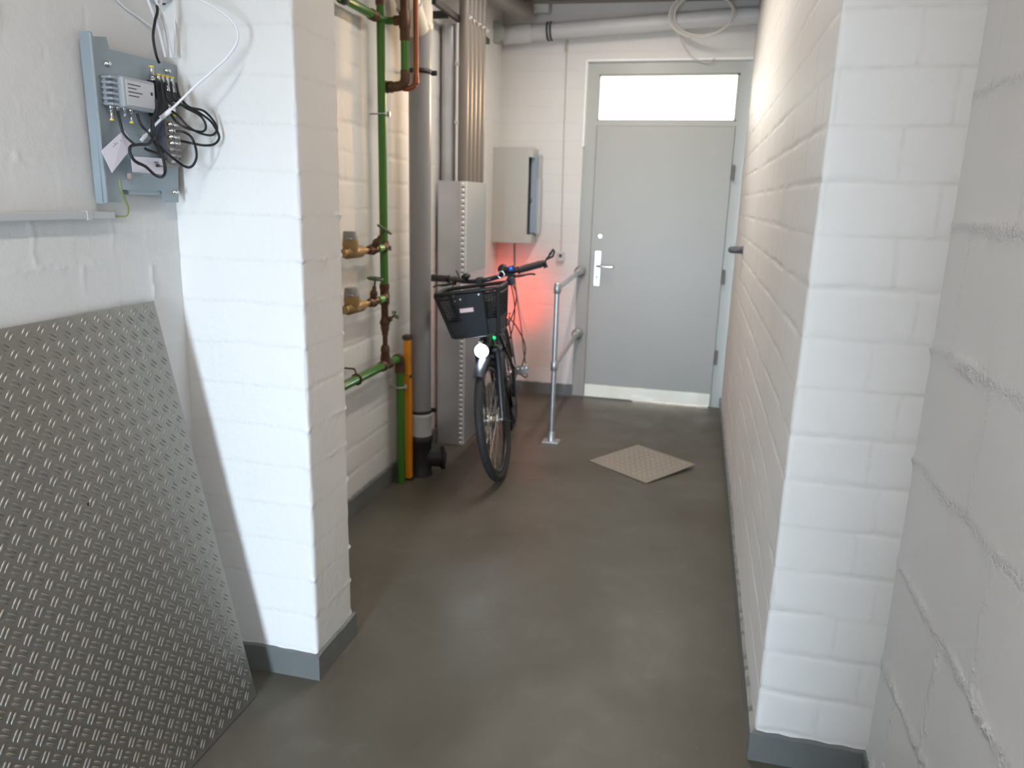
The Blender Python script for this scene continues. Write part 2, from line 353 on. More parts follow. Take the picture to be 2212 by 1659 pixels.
structure(MB().box((-1.75, -2.75, ZC), (.8, 6.1, ZC+.12)).build('ceiling', CEIL), 'dim concrete ceiling')
block_wall('wall_near_left', [(XN, -.55), (XN, YP+.02)], 1, PAINTL, 'painted block wall at near left', res=.006, seed=11, smear=.72, groove=.45, vert=1.5, horiz=.45, amp=.8, L=.25, offs=(.55+1.455, .55+1.575), joint0=.099)
block_wall('wall_pier', [(XN-.05, YP), (-1.10, YP), (-1.10, 2.235), (XL-.05, 2.235)], 1, PAINT, 'white painted block pier on the left', res=.005, seed=23, smear=.5, groove=.35, amp=.45, L=.25, lump=1., thick=.0, vert=.25)
structure(MB().box((XN-.05, YP+.012, 0), (-1.112, 2.223, ZC)).build('wall_pier_core', PAINT), 'masonry core of the left pier')
block_wall('wall_left', [(XL, 2.20), (XL, YB+.02)], 1, PAINT, 'painted block wall along the left of the passage', res=.009, seed=37, smear=.22, groove=.7, amp=.6, wid=.0055, L=.25)
block_wall('wall_right', [(XM+.05, 1.98), (XR, 1.98), (XR, YB+.02)], -1, PAINTR, 'painted block wall and pier along the right of the passage', res=.007, seed=51, smear=.26, groove=.85, amp=.6, wid=.0055, offs=(.165, .105), L=.25, lump=.5)
block_wall('wall_near_right', [(XM, -.55), (XM, 1.985)], -1, PAINTN, 'painted block wall at near right with rough mortar', res=.005, seed=67, smear=.85, groove=.5, vert=.7, amp=.9, wid=.014, jw=1., offs=(.55+1.43, .55+1.60), L=.42, c=.285, joint0=.09)
HX0 = -.905-XL
block_wall('wall_back', [(XL-.02, YB), (XR+.02, YB)], 1, PAINT, 'white end wall around the grey door', res=.009, seed=71, smear=.3, groove=.45, L=.25, hole=(HX0+.02, 9, -1, 2.555), thick=.022)
# unseen walls added behind the camera; their openings shape the daylight
for nm, ya, yb, o_ in (('wall_added_inner', -.60, -.45, INNER_OPENING), ('wall_added_outer', -2.75, -2.60, OUTER_OPENING)):
    wb = MB(); wb.box((XN-.1, ya, 0), (o_[0], yb, ZC)); wb.box((o_[1], ya, 0), (XM+.1, yb, ZC)); wb.box((o_[0], ya, o_[3]), (o_[1], yb, ZC))
    structure(wb.build(nm, PAINTN), 'painted wall added behind the viewpoint, its opening shaping the daylight')
wb = MB(); wb.box((XN-.1, -2.65, 0), (XN, -.5, ZC)); structure(wb.build('wall_added_left', PAINTN), 'side wall added on the left between the daylight openings')
wb = MB(); wb.box((XM, -2.65, 0), (XM+.1, -.5, ZC)); structure(wb.build('wall_added_right', PAINTN), 'side wall added on the right between the daylight openings')
for x_, a0, a1 in ((-.50, -.1, 1.1), (-.55, 3.4, 5.2)):  # cases modelled around the added fill lights
    lt = thing('fill_light_case', 'long case of an added fill light under the ceiling '+('over the viewpoint' if a0 < 1 else 'over the passage'), 'lamp', (x_, a0, 2.87), 'added fill lights under the ceiling'); MB().box((x_-.06, a0, 2.87), (x_+.06, a1, ZC), bev=.01).build('housing', LABELM, lt)
# skirtings: painted bands that stand slightly proud of the blocks
def skirting(name, pts, side, label, h=.092, off=.007, seed=3):
    P = [Vector((*p, 0)) for p in pts]; n = []
    for i in range(len(P)-1):
        t = (P[i+1]-P[i]).normalized(); n.append(Vector((t.y, -t.x, 0))*side)
    Q = []
    for i in range(len(P)):
        if i == 0: q = P[0]+n[0]*off
        elif i == len(P)-1: q = P[-1]+n[-1]*off
        else:
            q = P[i]+(n[i-1]+n[i])*off
        Q.append((q.x, q.y))
    return block_wall(name, Q, side, BASE, label, res=.01, z0=0, z1=h, seed=seed, plain=True, thick=0, round_=1)
def skirting_solid(name, pts, side, label, h=.092, t=.012, seed=3):
    b = MB(); rnd = random.Random(seed); P = [Vector((*p, 0)) for p in pts]
    n = [Vector(((P[i+1]-P[i]).normalized().y, -(P[i+1]-P[i]).normalized().x, 0))*side for i in range(len(P)-1)]
    Q = []
    for i in range(len(P)): Q.append(P[i]+(n[0] if i == 0 else n[-1] if i == len(P)-1 else n[i-1]+n[i])*t)
    for i in range(len(P)-1):
        k = max(2, int((P[i+1]-P[i]).length/.03)); vs = []
        for j in range(k+1):
            f = j/k; o_ = Q[i].lerp(Q[i+1], f); w_ = P[i].lerp(P[i+1], f)-n[i]*.003; hh = h+(rnd.random()-.5)*.006
            vs += [o_, o_+Vector((0, 0, hh-.004)), w_+Vector((0, 0, hh)), w_]
        fs = []
        for j in range(k):
            for q in range(3): fs.append((4*j+q, 4*j+4+q, 4*j+5+q, 4*j+1+q))
        b.add(vs, fs, False)
    return structure(b.build(name, BASE), label)
skirting_solid('baseboard_near_left', [(XN, -.55), (XN, YP)], 1, 'grey painted skirting behind the leaning plate')
skirting_solid('baseboard_pier', [(XN, YP), (-1.10, YP), (-1.10, 2.235), (XL, 2.235)], 1, 'grey painted skirting around the left pier', seed=4)
skirting_solid('baseboard_left', [(XL, 2.235), (XL, YB)], 1, 'grey painted skirting along the left passage wall', h=.10, seed=5)
skirting_solid('baseboard_back', [(XL, YB), (-.905, YB)], 1, 'grey painted skirting beside the door', h=.095, seed=6)
skirting_solid('baseboard_right', [(XM, 1.98), (XR, 1.98), (XR, YB)], -1, 'grey painted skirting along the right wall', seed=7)
skirting_solid('baseboard_near_right', [(XM, -.55), (XM, 1.98)], -1, 'grey painted skirting at near right', seed=8)
# ------------------------------------------------------------------ door
door = thing('door_1', 'grey steel door with a glazed transom and metal kick plate', None, (-.3, YB, 0), kind='structure')
d = MB(); y0, y1 = YB+.025, YB+.11
# frame: jambs, head and transom bar
d.box((-.96, y0, 0), (-.815, y1, 2.62)); d.box((.195, y0, 0), (.36, y1, 2.62)); d.box((-.815, y0, 2.465), (.195, y1, 2.62)); d.box((-.815, y0, 2.105), (.195, y1, 2.14))
d.box((-.83, YB+.058, 0), (-.795, y1, 2.12)); d.box((.175, YB+.058, 0), (.21, y1, 2.12)); d.box((-.83, YB+.058, 2.085), (.21, y1, 2.12))
fr = sub(d.build('door_frame', FRAMEP, door))
q = MB(); q.box((-.912, YB-.007, 2.550), (.272, YB+.028, 2.563)); q.box((-.914, YB-.006, 1.95), (-.900, YB+.028, 2.549)); q.build('plaster_edge', mat('highlit_plaster', (.93, .93, .91), .5), door)  # edge strips painted extra white for the light catching the reveal
MB().box((-.812, YB+.06, 2.135), (.195, YB+.068, 2.47)).build('window_pane', GLASS, door)
b = MB()
for x0, x1, z0, z1 in ((-.815, .195, 2.452, 2.468), (-.815, .195, 2.137, 2.15), (-.818, -.803, 2.137, 2.468), (.174, .197, 2.137, 2.468)): b.box((x0, YB+.035, z0), (x1, YB+.06, z1), bev=.002)
b.build('glazing_bead', FRAMEP, door)
lf = sub(MB().box((-.812, YB+.012, .012), (.192, YB+.055, 2.103), bev=.004).build('door_leaf', DOORP, door))
k = MB(); n = 24
vs = []
for i in range(n+1):
    x = -.805+.99*i/n; w = .0012*math.sin(i*1.9)+.001*math.sin(i*.7)
    vs += [(x, YB+.010+w*.5, .006), (x, YB+.0085+w, .108+w)]
k.add(vs, [(2*i, 2*i+2, 2*i+3, 2*i+1) for i in range(n)], True)
k.box((-.805, YB+.0095, .008), (.185, YB+.012, .107)); k.build('kick_plate', KICK, door)
h = MB(); h.box((-.775, YB+.002, .905), (-.727, YB+.013, 1.178), bev=.003); hp = sub(h.build('handle_plate', SATIN, door))
h = MB(); h.tube(smooth_path([(-.752, YB+.004, 1.062), (-.752, YB-.035, 1.062), (-.735, YB-.05, 1.062), (-.64, YB-.05, 1.060), (-.625, YB-.048, 1.060)], 5), .0095, 12); h.build('door_handle', NICKEL, hp)
MB().lathe((-.752, YB+.003, .975), (0, -1, 0), [(0, .009), (.006, .009), (.007, .004)]).build('keyhole', INK, hp)
MB().lathe((-.742, YB+.012, 1.290), (0, -1, 0), [(0, .019), (.006, .019), (.010, .015)]).build('lock_rosette', SATIN, door)
for z in (1.78, 1.02, .40):
    MB().cyl((.204, YB+.008, z-.055), (.204, YB+.008, z+.055), .011, 12).build('hinge', mat('dark_hinge', (.20, .20, .19), .5, .3), door)
MB().box((-.815, YB+.03, -.002), (-.42, YB+.10, .011)).build('threshold', GALV, door)
# ------------------------------------------------------------------ tread plates
def tread_bars(W_, H_, p, x0, y0, bl=.0130, hw=.0036, ht=.0026, gap=.0056):
    """raised paired bars of a duet tread plate, in plate coordinates"""
    vs = []; fs = []; 
    def bar(cx, cy, dx, dy):
        nx, ny = -dy, dx; b_ = len(vs)
        for t, w in ((-1, 0), (-.72, .8), (0, 1.), (.72, .8), (1, 0)):
            for q in (-1, -.6, 0, .6, 1):
                z = 0 if (abs(q) == 1 or w == 0) else ht*w*(1 if q == 0 else .72)
                vs.append((cx+dx*bl*t+nx*hw*q*max(w, .12), cy+dy*bl*t+ny*hw*q*max(w, .12), z))
        for i in range(4):
            for j in range(4): fs.append((b_+5*i+j, b_+5*i+5+j, b_+5*i+6+j, b_+5*i+1+j))
    s = math.sqrt(.5); i = 0
    y = y0
    while y < H_:
        x = x0
        while x < W_:
            for ox, oy, dx, dy in ((0, 0, s, -s), (p/2, p/2, s, s)):
                for g in (-gap, gap):
                    cx, cy = x+ox-dy*g, y+oy+dx*g
                    if .013 < cx < W_-.013 and .013 < cy < H_-.013: bar(cx, cy, dx, dy)
            x += p
        y += p
    return vs, fs
# big plate leaning on the near left wall; local x runs towards the camera, local y up the plate
B0 = Vector((-1.240, 1.836, 0.006)); T0 = Vector((-1.486, 1.830, 1.241)); up = (T0-B0).normalized()
hor = Vector((0, -1, 0)); hor = (hor-up*hor.dot(up)).normalized(); nn = hor.cross(up); nn = -nn if nn.x < 0 else nn
PW, PH = 1.06, 1.262
MP = Matrix(((hor.x, up.x, nn.x, B0.x), (hor.y, up.y, nn.y, B0.y), (hor.z, up.z, nn.z, B0.z), (0, 0, 0, 1)))
pl = MB(); vs, fs = tread_bars(PW, PH, .0435, .651-.0435*15+.0008, .0435*.62)
pl.box((0, 0, -.0045), (PW, PH, 0), MP)
pl.add([MP @ Vector(v) for v in vs], fs, True)
plo = pl.build('tread_plate', ALU)
tag(plo, 'large aluminium tread plate leaning against the near left wall', 'metal plate')
MB().cyl(MP @ Vector((.403, .809, -.001)), MP @ Vector((.403, .809, .0008)), .0045, 14).build('bolt_hole', BLACK, sub(plo))
# floor hatch plate, lying loose with one edge slightly lifted
c0 = Vector((-.176, 4.097, .006)); cx_ = Vector((.093, 4.446, .026)); cl_ = Vector((-.515, 4.413, .006))
ex = (cx_-c0); ey = (cl_-c0); HW, HH = ex.length, ey.length; ex.normalize(); ey = (ey-ex*ey.dot(ex)).normalized(); ez = ex.cross(ey)
MH = Matrix(((ex.x, ey.x, ez.x, c0.x), (ex.y, ey.y, ez.y, c0.y), (ex.z, ey.z, ez.z, c0.z), (0, 0, 0, 1)))
hp_ = MB(); vs, fs = tread_bars(HW, HH, .0435, .01, .01, ht=.0012)
hp_.box((0, 0, -.004), (HW, HH, 0), MH); hp_.add([MH @ Vector(v) for v in vs], fs, True)
tag(hp_.build('floor_cover_plate', ALU2), 'small square tread plate lying diagonally on the floor before the door', 'floor plate')
# ------------------------------------------------------------------ aerial distribution board on the near left wall
XB = -1.462
bd = thing('distribution_board', 'blue-grey metal mounting board with small aerial boxes on the near left wall', 'mounting board', (XN, 1.82, 1.515))
def yz(px_): return (px_[1], px_[2])
poly = [yz(p) for p in [(-1.462, 1.655, 1.904), (-1.462, 1.713, 1.913), (-1.462, 1.719, 1.886), (-1.462, 1.976, 1.889), (-1.462, 1.937, 1.516), (-1.462, 1.876, 1.516), (-1.462, 1.870, 1.547), (-1.462, 1.716, 1.547), (-1.462, 1.710, 1.515), (-1.462, 1.646, 1.515)]]
MX = Matrix(((0, 0, 1, XB-.003), (1, 0, 0, 0), (0, 1, 0, 0), (0, 0, 0, 1)))
q = MB(); q.prism(poly, .003, MX); q.build('mounting_plate', MOUNT, bd)
q = MB(); q.box((XN+.014, poly[0][0]-.004, 1.512), (XB+.003, poly[0][0]-.001, 1.914)); q.box((XB-.004, poly[0][0]-.005, 1.512), (XB+.008, poly[0][0]+.006, 1.914), bev=.003); q.build('left_flange', MOUNT, bd)
q = MB(); q.box((XN+.002, 1.745, 1.535), (XB-.004, 1.95, 1.556), bev=.004); q.build('bottom_channel', MOUNT, bd)
for y, z in ((1.705, 1.85), (1.93, 1.868), (1.925, 1.544)):
    MB().lathe((XB-.002, y, z), (1, 0, 0), [(0, .008), (.004, .008), (.005, .0055), (.012, .005)], 6).build('screw', NICKEL, bd)
# amplifier box with ribs
ya, yb_ = (-1.440, 1.677, 1.811)[1], (-1.440, 1.826, 1.821)[1]; za, zb = 1.747, 1.823
q = MB(); q.box((XB, ya+.028, za), (XB+.040, yb_, zb), bev=.004)
for i in range(6): q.box((XB, ya, za+.003+i*.0125), (XB+.030, ya+.032, za+.0095+i*.0125), bev=.0015)
q.box((XB, ya+.004, za+.004), (XB+.012, yb_+.006, zb-.004)); am = sub(q.build('amplifier_case', CASEG, bd))
q = MB(); q.box((XB+.0395, ya+.040, za+.008), (XB+.0412, yb_-.008, zb-.008)); lb = sub(q.build('rating_label', LABELM, am))
q = MB()
for i in range(4): q.box((XB+.0411, ya+.046, zb-.019-i*.009), (XB+.0415, ya+.046+(.045, .03, .05, .038)[i], zb-.0165-i*.009))
q.box((XB+.0411, yb_-.022, zb-.035), (XB+.0415, yb_-.014, zb-.027)); q.build('printed_lines', INK, lb)
def fconn(p, d, parent, boot=True, L_=.030, r=.0042):
    q = MB(); q.lathe(p, d, [(0, r*1.25), (L_*.28, r*1.25), (L_*.30, r*.8), (L_*.42, r*.8), (L_*.44, r*1.1), (L_, r*.95)], 12); o = sub(q.build('connector', NICKEL, parent))
    if boot: MB().lathe(Vector(p)+Vector(d)*L_, d, [(0, r*1.35), (.004, r*1.35)], 12).build('colour_ring', YELLOW, o)
for px_, bt in (((-1.425, 1.684, 1.771), True), ((-1.425, 1.707, 1.771), False), ((-1.425, 1.730, 1.771), False), ((-1.425, 1.753, 1.773), True)):
    fconn((XB+.018, px_[1], za+.001), (0, 0, -1), bd, bt, .030 if bt else .019, .0038)
# black multiswitch with a row of connectors
ym = (-1.440, 1.842, 1.824)[1]
q = MB(); q.box((XB, ym-.002, 1.742), (XB+.034, ym+.040, 1.832), bev=.003); q.box((XB, ym+.04, 1.786), (XB+.026, ym+.098, 1.812), bev=.002); q.build('switch_block', BLACK, bd)
conn_y = [ym+.006, ym+.030, ym+.046, ym+.064, ym+.084]
for i, y in enumerate(conn_y):
    z = (1.828, 1.812, 1.812, 1.812, 1.812)[i]; fconn((XB+.016, y, z), (0, 0, 1), bd, True, .036, .0048)
    if i: fconn((XB+.016, y, 1.788), (0, 0, -1), bd, True, .034, .0048)
# earthing / tap block on the right
yt0, yt1 = (-1.440, 1.874, 1.685)[1], (-1.440, 1.929, 1.690)[1]
q = MB(); q.box((XB, yt0-.004, 1.612), (XB+.022, yt0+.052, 1.735), bev=.003); tb = sub(q.build('terminal_block', BRISTLE, bd))
for i in range(7):
    z = 1.626+i*.0165; q = MB(); q.lathe((XB+.022, yt0+.012+.002*(i % 2), z), (1, 0, 0), [(0, .0055), (.012, .0055), (.013, .0035), (.020, .0035)], 10); q.lathe((XB+.022, yt0+.036, z), (1, 0, 0), [(0, .0055), (.010, .0055), (.011, .004), (.016, .004)], 10); q.build('terminal', NICKEL if i > 2 else BRISTLE, tb)
q = MB(); q.box((XB, yt0-.012, 1.63), (XB+.030, yt0-.006, 1.75), bev=.002); q.build('divider', INK, bd)
q = MB(); q.box((XB, 1.738, 1.574), (XB+.012, 1.748, 1.59), bev=.002); q.build('earth_clamp', mat('tan_clamp', (.42, .34, .27), .5, .3), bd)
# cards hanging from the cables
def card(name, corners, label, lines, nm='card_note'):
    P = [Vector(p) for p in corners]; n = (P[1]-P[0]).cross(P[3]-P[0]).normalized(); n = n if n.x > 0 else -n
    q = MB(); q.add(P+[p-n*.001 for p in P], [(0, 1, 2, 3), (7, 6, 5, 4), (0, 4, 5, 1), (1, 5, 6, 2), (2, 6, 7, 3), (3, 7, 4, 0)], False)
    o = tag(q.build(name, CARD), label, 'paper card')
    q = MB(); e1 = P[1]-P[0]; e2 = P[3]-P[0]
    for a, b_, l_, w_ in lines:
        s_ = P[0]+e1*a+e2*b_+n*.0018; q.add([s_, s_+e1*l_, s_+e1*l_+e2*w_, s_+e2*w_], [(0, 1, 2, 3)], False)
    q.build('handwriting', INK, sub(o)); return o
card('paper_card', [(-1.425, 1.700, 1.693), (-1.425, 1.732, 1.661), (-1.430, 1.651, 1.587), (-1.435, 1.628, 1.638)], 'tilted pale card hanging at the lower left of the aerial board',
     [(.2, .45, .3, .02), (.15, .52, .45, .02), (.22, .6, .35, .018), (.3, .68, .4, .018), (.25, .3, .12, .02), (.72, .38, .12, .05)])
card('paper_card', [(-1.430, 1.722, 1.631), (-1.425, 1.834, 1.632), (-1.425, 1.834, 1.591), (-1.430, 1.724, 1.592)], 'level pale card behind the cables at the foot of the aerial board',
     [(.70, .25, .14, .06), (.74, .38, .12, .22), (.80, .5, .16, .06), (.15, .5, .3, .03)])
# cables of the board
def cable(name, pts, r, m, label, cat='cable', group=None, k=8, seg=8):
    q = MB(); q.tube(smooth_path(pts, k), r, seg); return tag(q.build(name, m), label, cat, group)
G1 = 'black coaxial cables of the aerial board'
cable('coaxial_cable', [(-1.430, 1.690, 1.737), (-1.420, 1.683, 1.712), (-1.415, 1.687, 1.682), (-1.400, 1.702, 1.659)], .0034, BLACK, 'short black cable hanging from the leftmost connector of the aerial box', group=G1)
cable('coaxial_cable', [(-1.430, 1.758, 1.738), (-1.420, 1.758, 1.711), (-1.400, 1.759, 1.690), (-1.390, 1.784, 1.661), (-1.390, 1.830, 1.635), (-1.375, 1.860, 1.613), (-1.360, 1.872, 1.616), (-1.355, 1.886, 1.645), (-1.355, 1.873, 1.686), (-1.380, 1.874, 1.703), (-1.400, 1.866, 1.705)], .0034, BLACK, 'black cable looping low in front of the pier corner', group=G1)
cable('coaxial_cable', [(-1.400, 1.797, 1.777), (-1.395, 1.789, 1.754), (-1.390, 1.765, 1.720), (-1.385, 1.759, 1.688), (-1.380, 1.731, 1.663), (-1.380, 1.694, 1.658), (-1.380, 1.665, 1.652), (-1.375, 1.654, 1.636), (-1.370, 1.663, 1.617), (-1.365, 1.693, 1.605), (-1.365, 1.725, 1.586), (-1.370, 1.757, 1.582), (-1.375, 1.778, 1.597), (-1.380, 1.781, 1.626), (-1.385, 1.776, 1.649), (-1.390, 1.759, 1.677)], .0038, BLACK, 'black cable forming the lowest loop over the cards', group=G1)
cable('coaxial_cable', [(-1.420, 1.866, 1.827), (-1.410, 1.851, 1.796), (-1.400, 1.849, 1.778), (-1.385, 1.840, 1.770), (-1.360, 1.859, 1.770), (-1.340, 1.888, 1.755), (-1.330, 1.923, 1.736), (-1.325, 1.944, 1.710), (-1.325, 1.948, 1.692), (-1.330, 1.930, 1.676), (-1.340, 1.899, 1.671), (-1.350, 1.863, 1.674), (-1.390, 1.873, 1.680)], .0034, BLACK, 'black cable making the widest loop in front of the pier', group=G1)
cable('coaxial_cable', [(-1.420, 1.887, 1.830), (-1.410, 1.877, 1.805), (-1.400, 1.876, 1.786), (-1.375, 1.879, 1.767), (-1.360, 1.916, 1.752), (-1.350, 1.926, 1.732), (-1.350, 1.924, 1.714), (-1.360, 1.911, 1.708), (-1.380, 1.879, 1.716), (-1.400, 1.869, 1.731), (-1.410, 1.857, 1.755)], .0032, BLACK, 'black cable making the smallest inner loop beside the pier', group=G1)
cable('coaxial_cable', [(-1.420, 1.910, 1.833), (-1.410, 1.902, 1.808), (-1.400, 1.900, 1.790), (-1.375, 1.899, 1.770), (-1.355, 1.930, 1.764), (-1.345, 1.959, 1.740), (-1.345, 1.970, 1.719), (-1.350, 1.952, 1.702), (-1.360, 1.910, 1.705), (-1.380, 1.890, 1.721), (-1.400, 1.881, 1.746), (-1.410, 1.863, 1.759)], .0032, BLACK, 'black cable making the middle loop beside the pier', group=G1)
cable('coaxial_cable', [(-1.420, 1.848, 1.824), (-1.405, 1.829, 1.770), (-1.400, 1.797, 1.737), (-1.395, 1.766, 1.706), (-1.390, 1.765, 1.672), (-1.395, 1.801, 1.651), (-1.400, 1.794, 1.642), (-1.405, 1.760, 1.648), (-1.410, 1.750, 1.653)], .0036, BLACK, 'black cable twisting down the middle of the aerial board', group=G1)
cable('coaxial_cable', [(-1.415, 1.840, 1.874), (-1.410, 1.824, 1.891), (-1.410, 1.818, 1.932), (-1.415, 1.837, 1.975), (-1.420, 1.856, 2.007), (-1.430, 1.860, 2.052)], .0036, BLACK, 'black cable running up between the white ones', group=G1)
G2 = 'white coaxial cables above the aerial board'
cable('coaxial_cable', [(-1.446, 1.907, 1.901), (-1.440, 1.893, 1.924), (-1.430, 1.867, 1.965), (-1.420, 1.833, 2.001), (-1.420, 1.809, 2.045)], .0036, WHITEC, 'white cable leaning left as it rises from the board', group=G2)
cable('coaxial_cable', [(-1.446, 1.930, 1.903), (-1.440, 1.915, 1.951), (-1.430, 1.888, 1.992), (-1.420, 1.855, 2.023), (-1.420, 1.841, 2.052)], .0046, WHITEC, 'thicker white cable in the middle of those above the board', group=G2)
cable('coaxial_cable', [(-1.446, 1.949, 1.904), (-1.450, 1.961, 1.961), (-1.460, 1.978, 2.023), (-1.460, 1.984, 2.089)], .0030, WHITEC, 'thin white cable running straight up beside the pier corner', group=G2)
cable('coaxial_cable', [(-1.425, 1.863, 1.986), (-1.425, 1.874, 2.016), (-1.430, 1.898, 2.067)], .0042, WHITEC, 'short white cable crossing the others at the top of the picture', group=G2)
cable('aerial_wire', [(-1.490, 1.928, 1.976), (-1.494, 1.876, 1.993), (-1.495, 1.825, 2.007), (-1.495, 1.775, 2.033)], .0022, WHITEC, 'thin white wire slanting across the near left wall above the board')
# long white loop: rises off the board, arcs over the pier face
cable('looped_cable', [(-1.459, 1.800, 1.674), (-1.446, 1.810, 1.694), (-1.412, 1.820, 1.728), (-1.371, 1.840, 1.771), (-1.329, 1.860, 1.816), (-1.284, 1.880, 1.859), (-1.244, 1.890, 1.895), (-1.217, 1.895, 1.932), (-1.217, 1.895, 1.965), (-1.243, 1.895, 1.994), (-1.288, 1.895, 2.021), (-1.339, 1.900, 2.043), (-1.392, 1.900, 2.072)], .0033, WHITEC, 'white cable arcing in a wide loop in front of the pier')
q = MB(); q.tube([(-1.409, 1.820, 1.733), (-1.388, 1.832, 1.753)], .0062, 12); 
s1 = tag(q.build('cable_sleeve', WHITEC), 'thick white sleeve on the looped cable over the aerial board', 'cable sleeve'); 
q = MB(); q.lathe((-1.446, 1.810, 1.694), (Vector((-1.459, 1.800, 1.674))-Vector((-1.446, 1.810, 1.694))), [(0, .0035), (.006, .0035), (.007, .0055), (.026, .005)], 12); tag(q.build('cable_plug', WHITEC), 'white plug hanging at the low end of the looped cable', 'plug')
# devices at the top of the picture
dv = thing('junction_box', 'round white box with black rim at the top of the near left wall', 'junction box', (XN, 1.95, 2.07))
MB().lathe((XN+.001, 1.955, 2.095), (1, 0, 0), [(0, .048), (.03, .048), (.042, .040), (.048, .02)], 28).build('cover', LABELM, dv)
MB().torus((XN+.014, 1.955, 2.095), (1, 0, 0), .0485, .004).build('rim', BLACK, dv)
MB().box((XN+.0, 2.0-.065, 2.055), (XN+.055, 1.972, 2.14), bev=.003).build('cable_box', BRISTLE, dv) if False else None
# grey trunking and earth wire
q = MB(); y1t = (-1.470, 1.695, 1.481)[1]
q.box((XN+.001, -.4, 1.473), (XN+.030, y1t, 1.493), bev=.003); q.box((XN+.001, 1.60, 1.4725), (XN+.0315, 1.615, 1.4945))
tag(q.build('cable_trunking', GREYC), 'slim grey trunking running along the near left wall below the board', 'cable trunking')
cable('earth_wire', [(-1.445, 1.692, 1.572), (-1.440, 1.689, 1.547), (-1.445, 1.705, 1.524), (-1.450, 1.719, 1.498), (-1.460, 1.720, 1.481), (-1.475, 1.701, 1.480)], .0025, EARTH, 'green-yellow earth wire hanging from the board to the trunking', 'wire')
# ------------------------------------------------------------------ pipework on the left passage wall
def ring(q, p, d, r, w=.018, lip=.004):
    d = Vector(d).normalized(); q.lathe(Vector(p)-d*w/2, d, [(0, r), (.0, r+lip), (w*.3, r+lip), (w*.35, r+lip*.6), (w*.65, r+lip*.6), (w*.7, r+lip), (w, r+lip), (w, r)], 18)
XP, YPp = -1.50, 3.50
rs_ = thing('water_riser', 'tall green water pipe with brown fittings on the left passage wall', 'water pipe', (XP, YPp, .74))
RG = .020
MB().cyl((XP, YPp, 1.115), (XP, YPp, 2.40), RG, 20).build('upper_pipe', GREEN, rs_)
q = MB(); q.lathe((XP, YPp, 2.395), (0, 0, 1), [(0, .023), (.03, .024), (.04, .022), (.3, .020), (.55, .020)], 18); q.build('top_fitting', BRASS, rs_)
q = MB(); q.lathe((XP, YPp, 1.125), (0, 0, -1), [(0, .024), (.02, .025), (.03, .022), (.06, .022), (.07, .025), (.10, .024), (.11, .018), (.24, .018)], 18); q.build('brown_fitting', BRASS, rs_)
q = MB(); q.lathe((XP, YPp, .885), (0, 0, 1), [(-.02, .016), (.0, .017), (.012, .021), (.03, .022), (.045, .018)], 18)
q.cyl((XP, YPp, .80), (XP, YPp, .87), .013, 14); q.lathe((XP, YPp, .815), (0, 0, -1), [(0, .017), (.012, .022), (.03, .024), (.04, .021), (.075, .026), (.09, .024)], 18); q.build('lower_fitting', BRASS, rs_)
vb = MB(); vb.lathe((XP, YPp, .93), (0, 0, -1), [(-.035, .017), (-.02, .020), (0, .027), (.02, .020), (.035, .017)], 18)
vb.cyl((XP, YPp, .93), (XP+.035, YPp, .955), .013, 14); vv_ = sub(vb.build('stop_valve', BRASS, rs_))
hd_ = Vector((.8, 0, .6)).normalized(); o_ = Vector((XP+.03, YPp, .952))
MB().cyl(o_, o_+hd_*.035, .005, 10).build('valve_stem', BRASS, vv_)
q = MB(); q.torus(o_+hd_*.036, hd_, .022, .004, 28, 8); q.lathe(o_+hd_*.030, hd_, [(0, .008), (.012, .007)], 12)
x_, y_, _ = frame_of(hd_)
for a in range(4): q.cyl(o_+hd_*.036, o_+hd_*.036+(x_*math.cos(a*math.pi/2)+y_*math.sin(a*math.pi/2))*.022, .003, 8)
q.build('handwheel', DKGREEN, vv_)
for z in (1.985-.06, 1.30):
    q = MB(); q.torus((XP, YPp, z), (0, 0, 1), RG+.002, .0035, 24, 8); q.cyl((XP-.02, YPp-.0, z), (XL, YPp, z), .004, 8); q.box((XP+.018, YPp+.012, z-.012), (XP+.034, YPp+.022, z+.012), bev=.002); q.build('pipe_clamp', GALV, rs_)
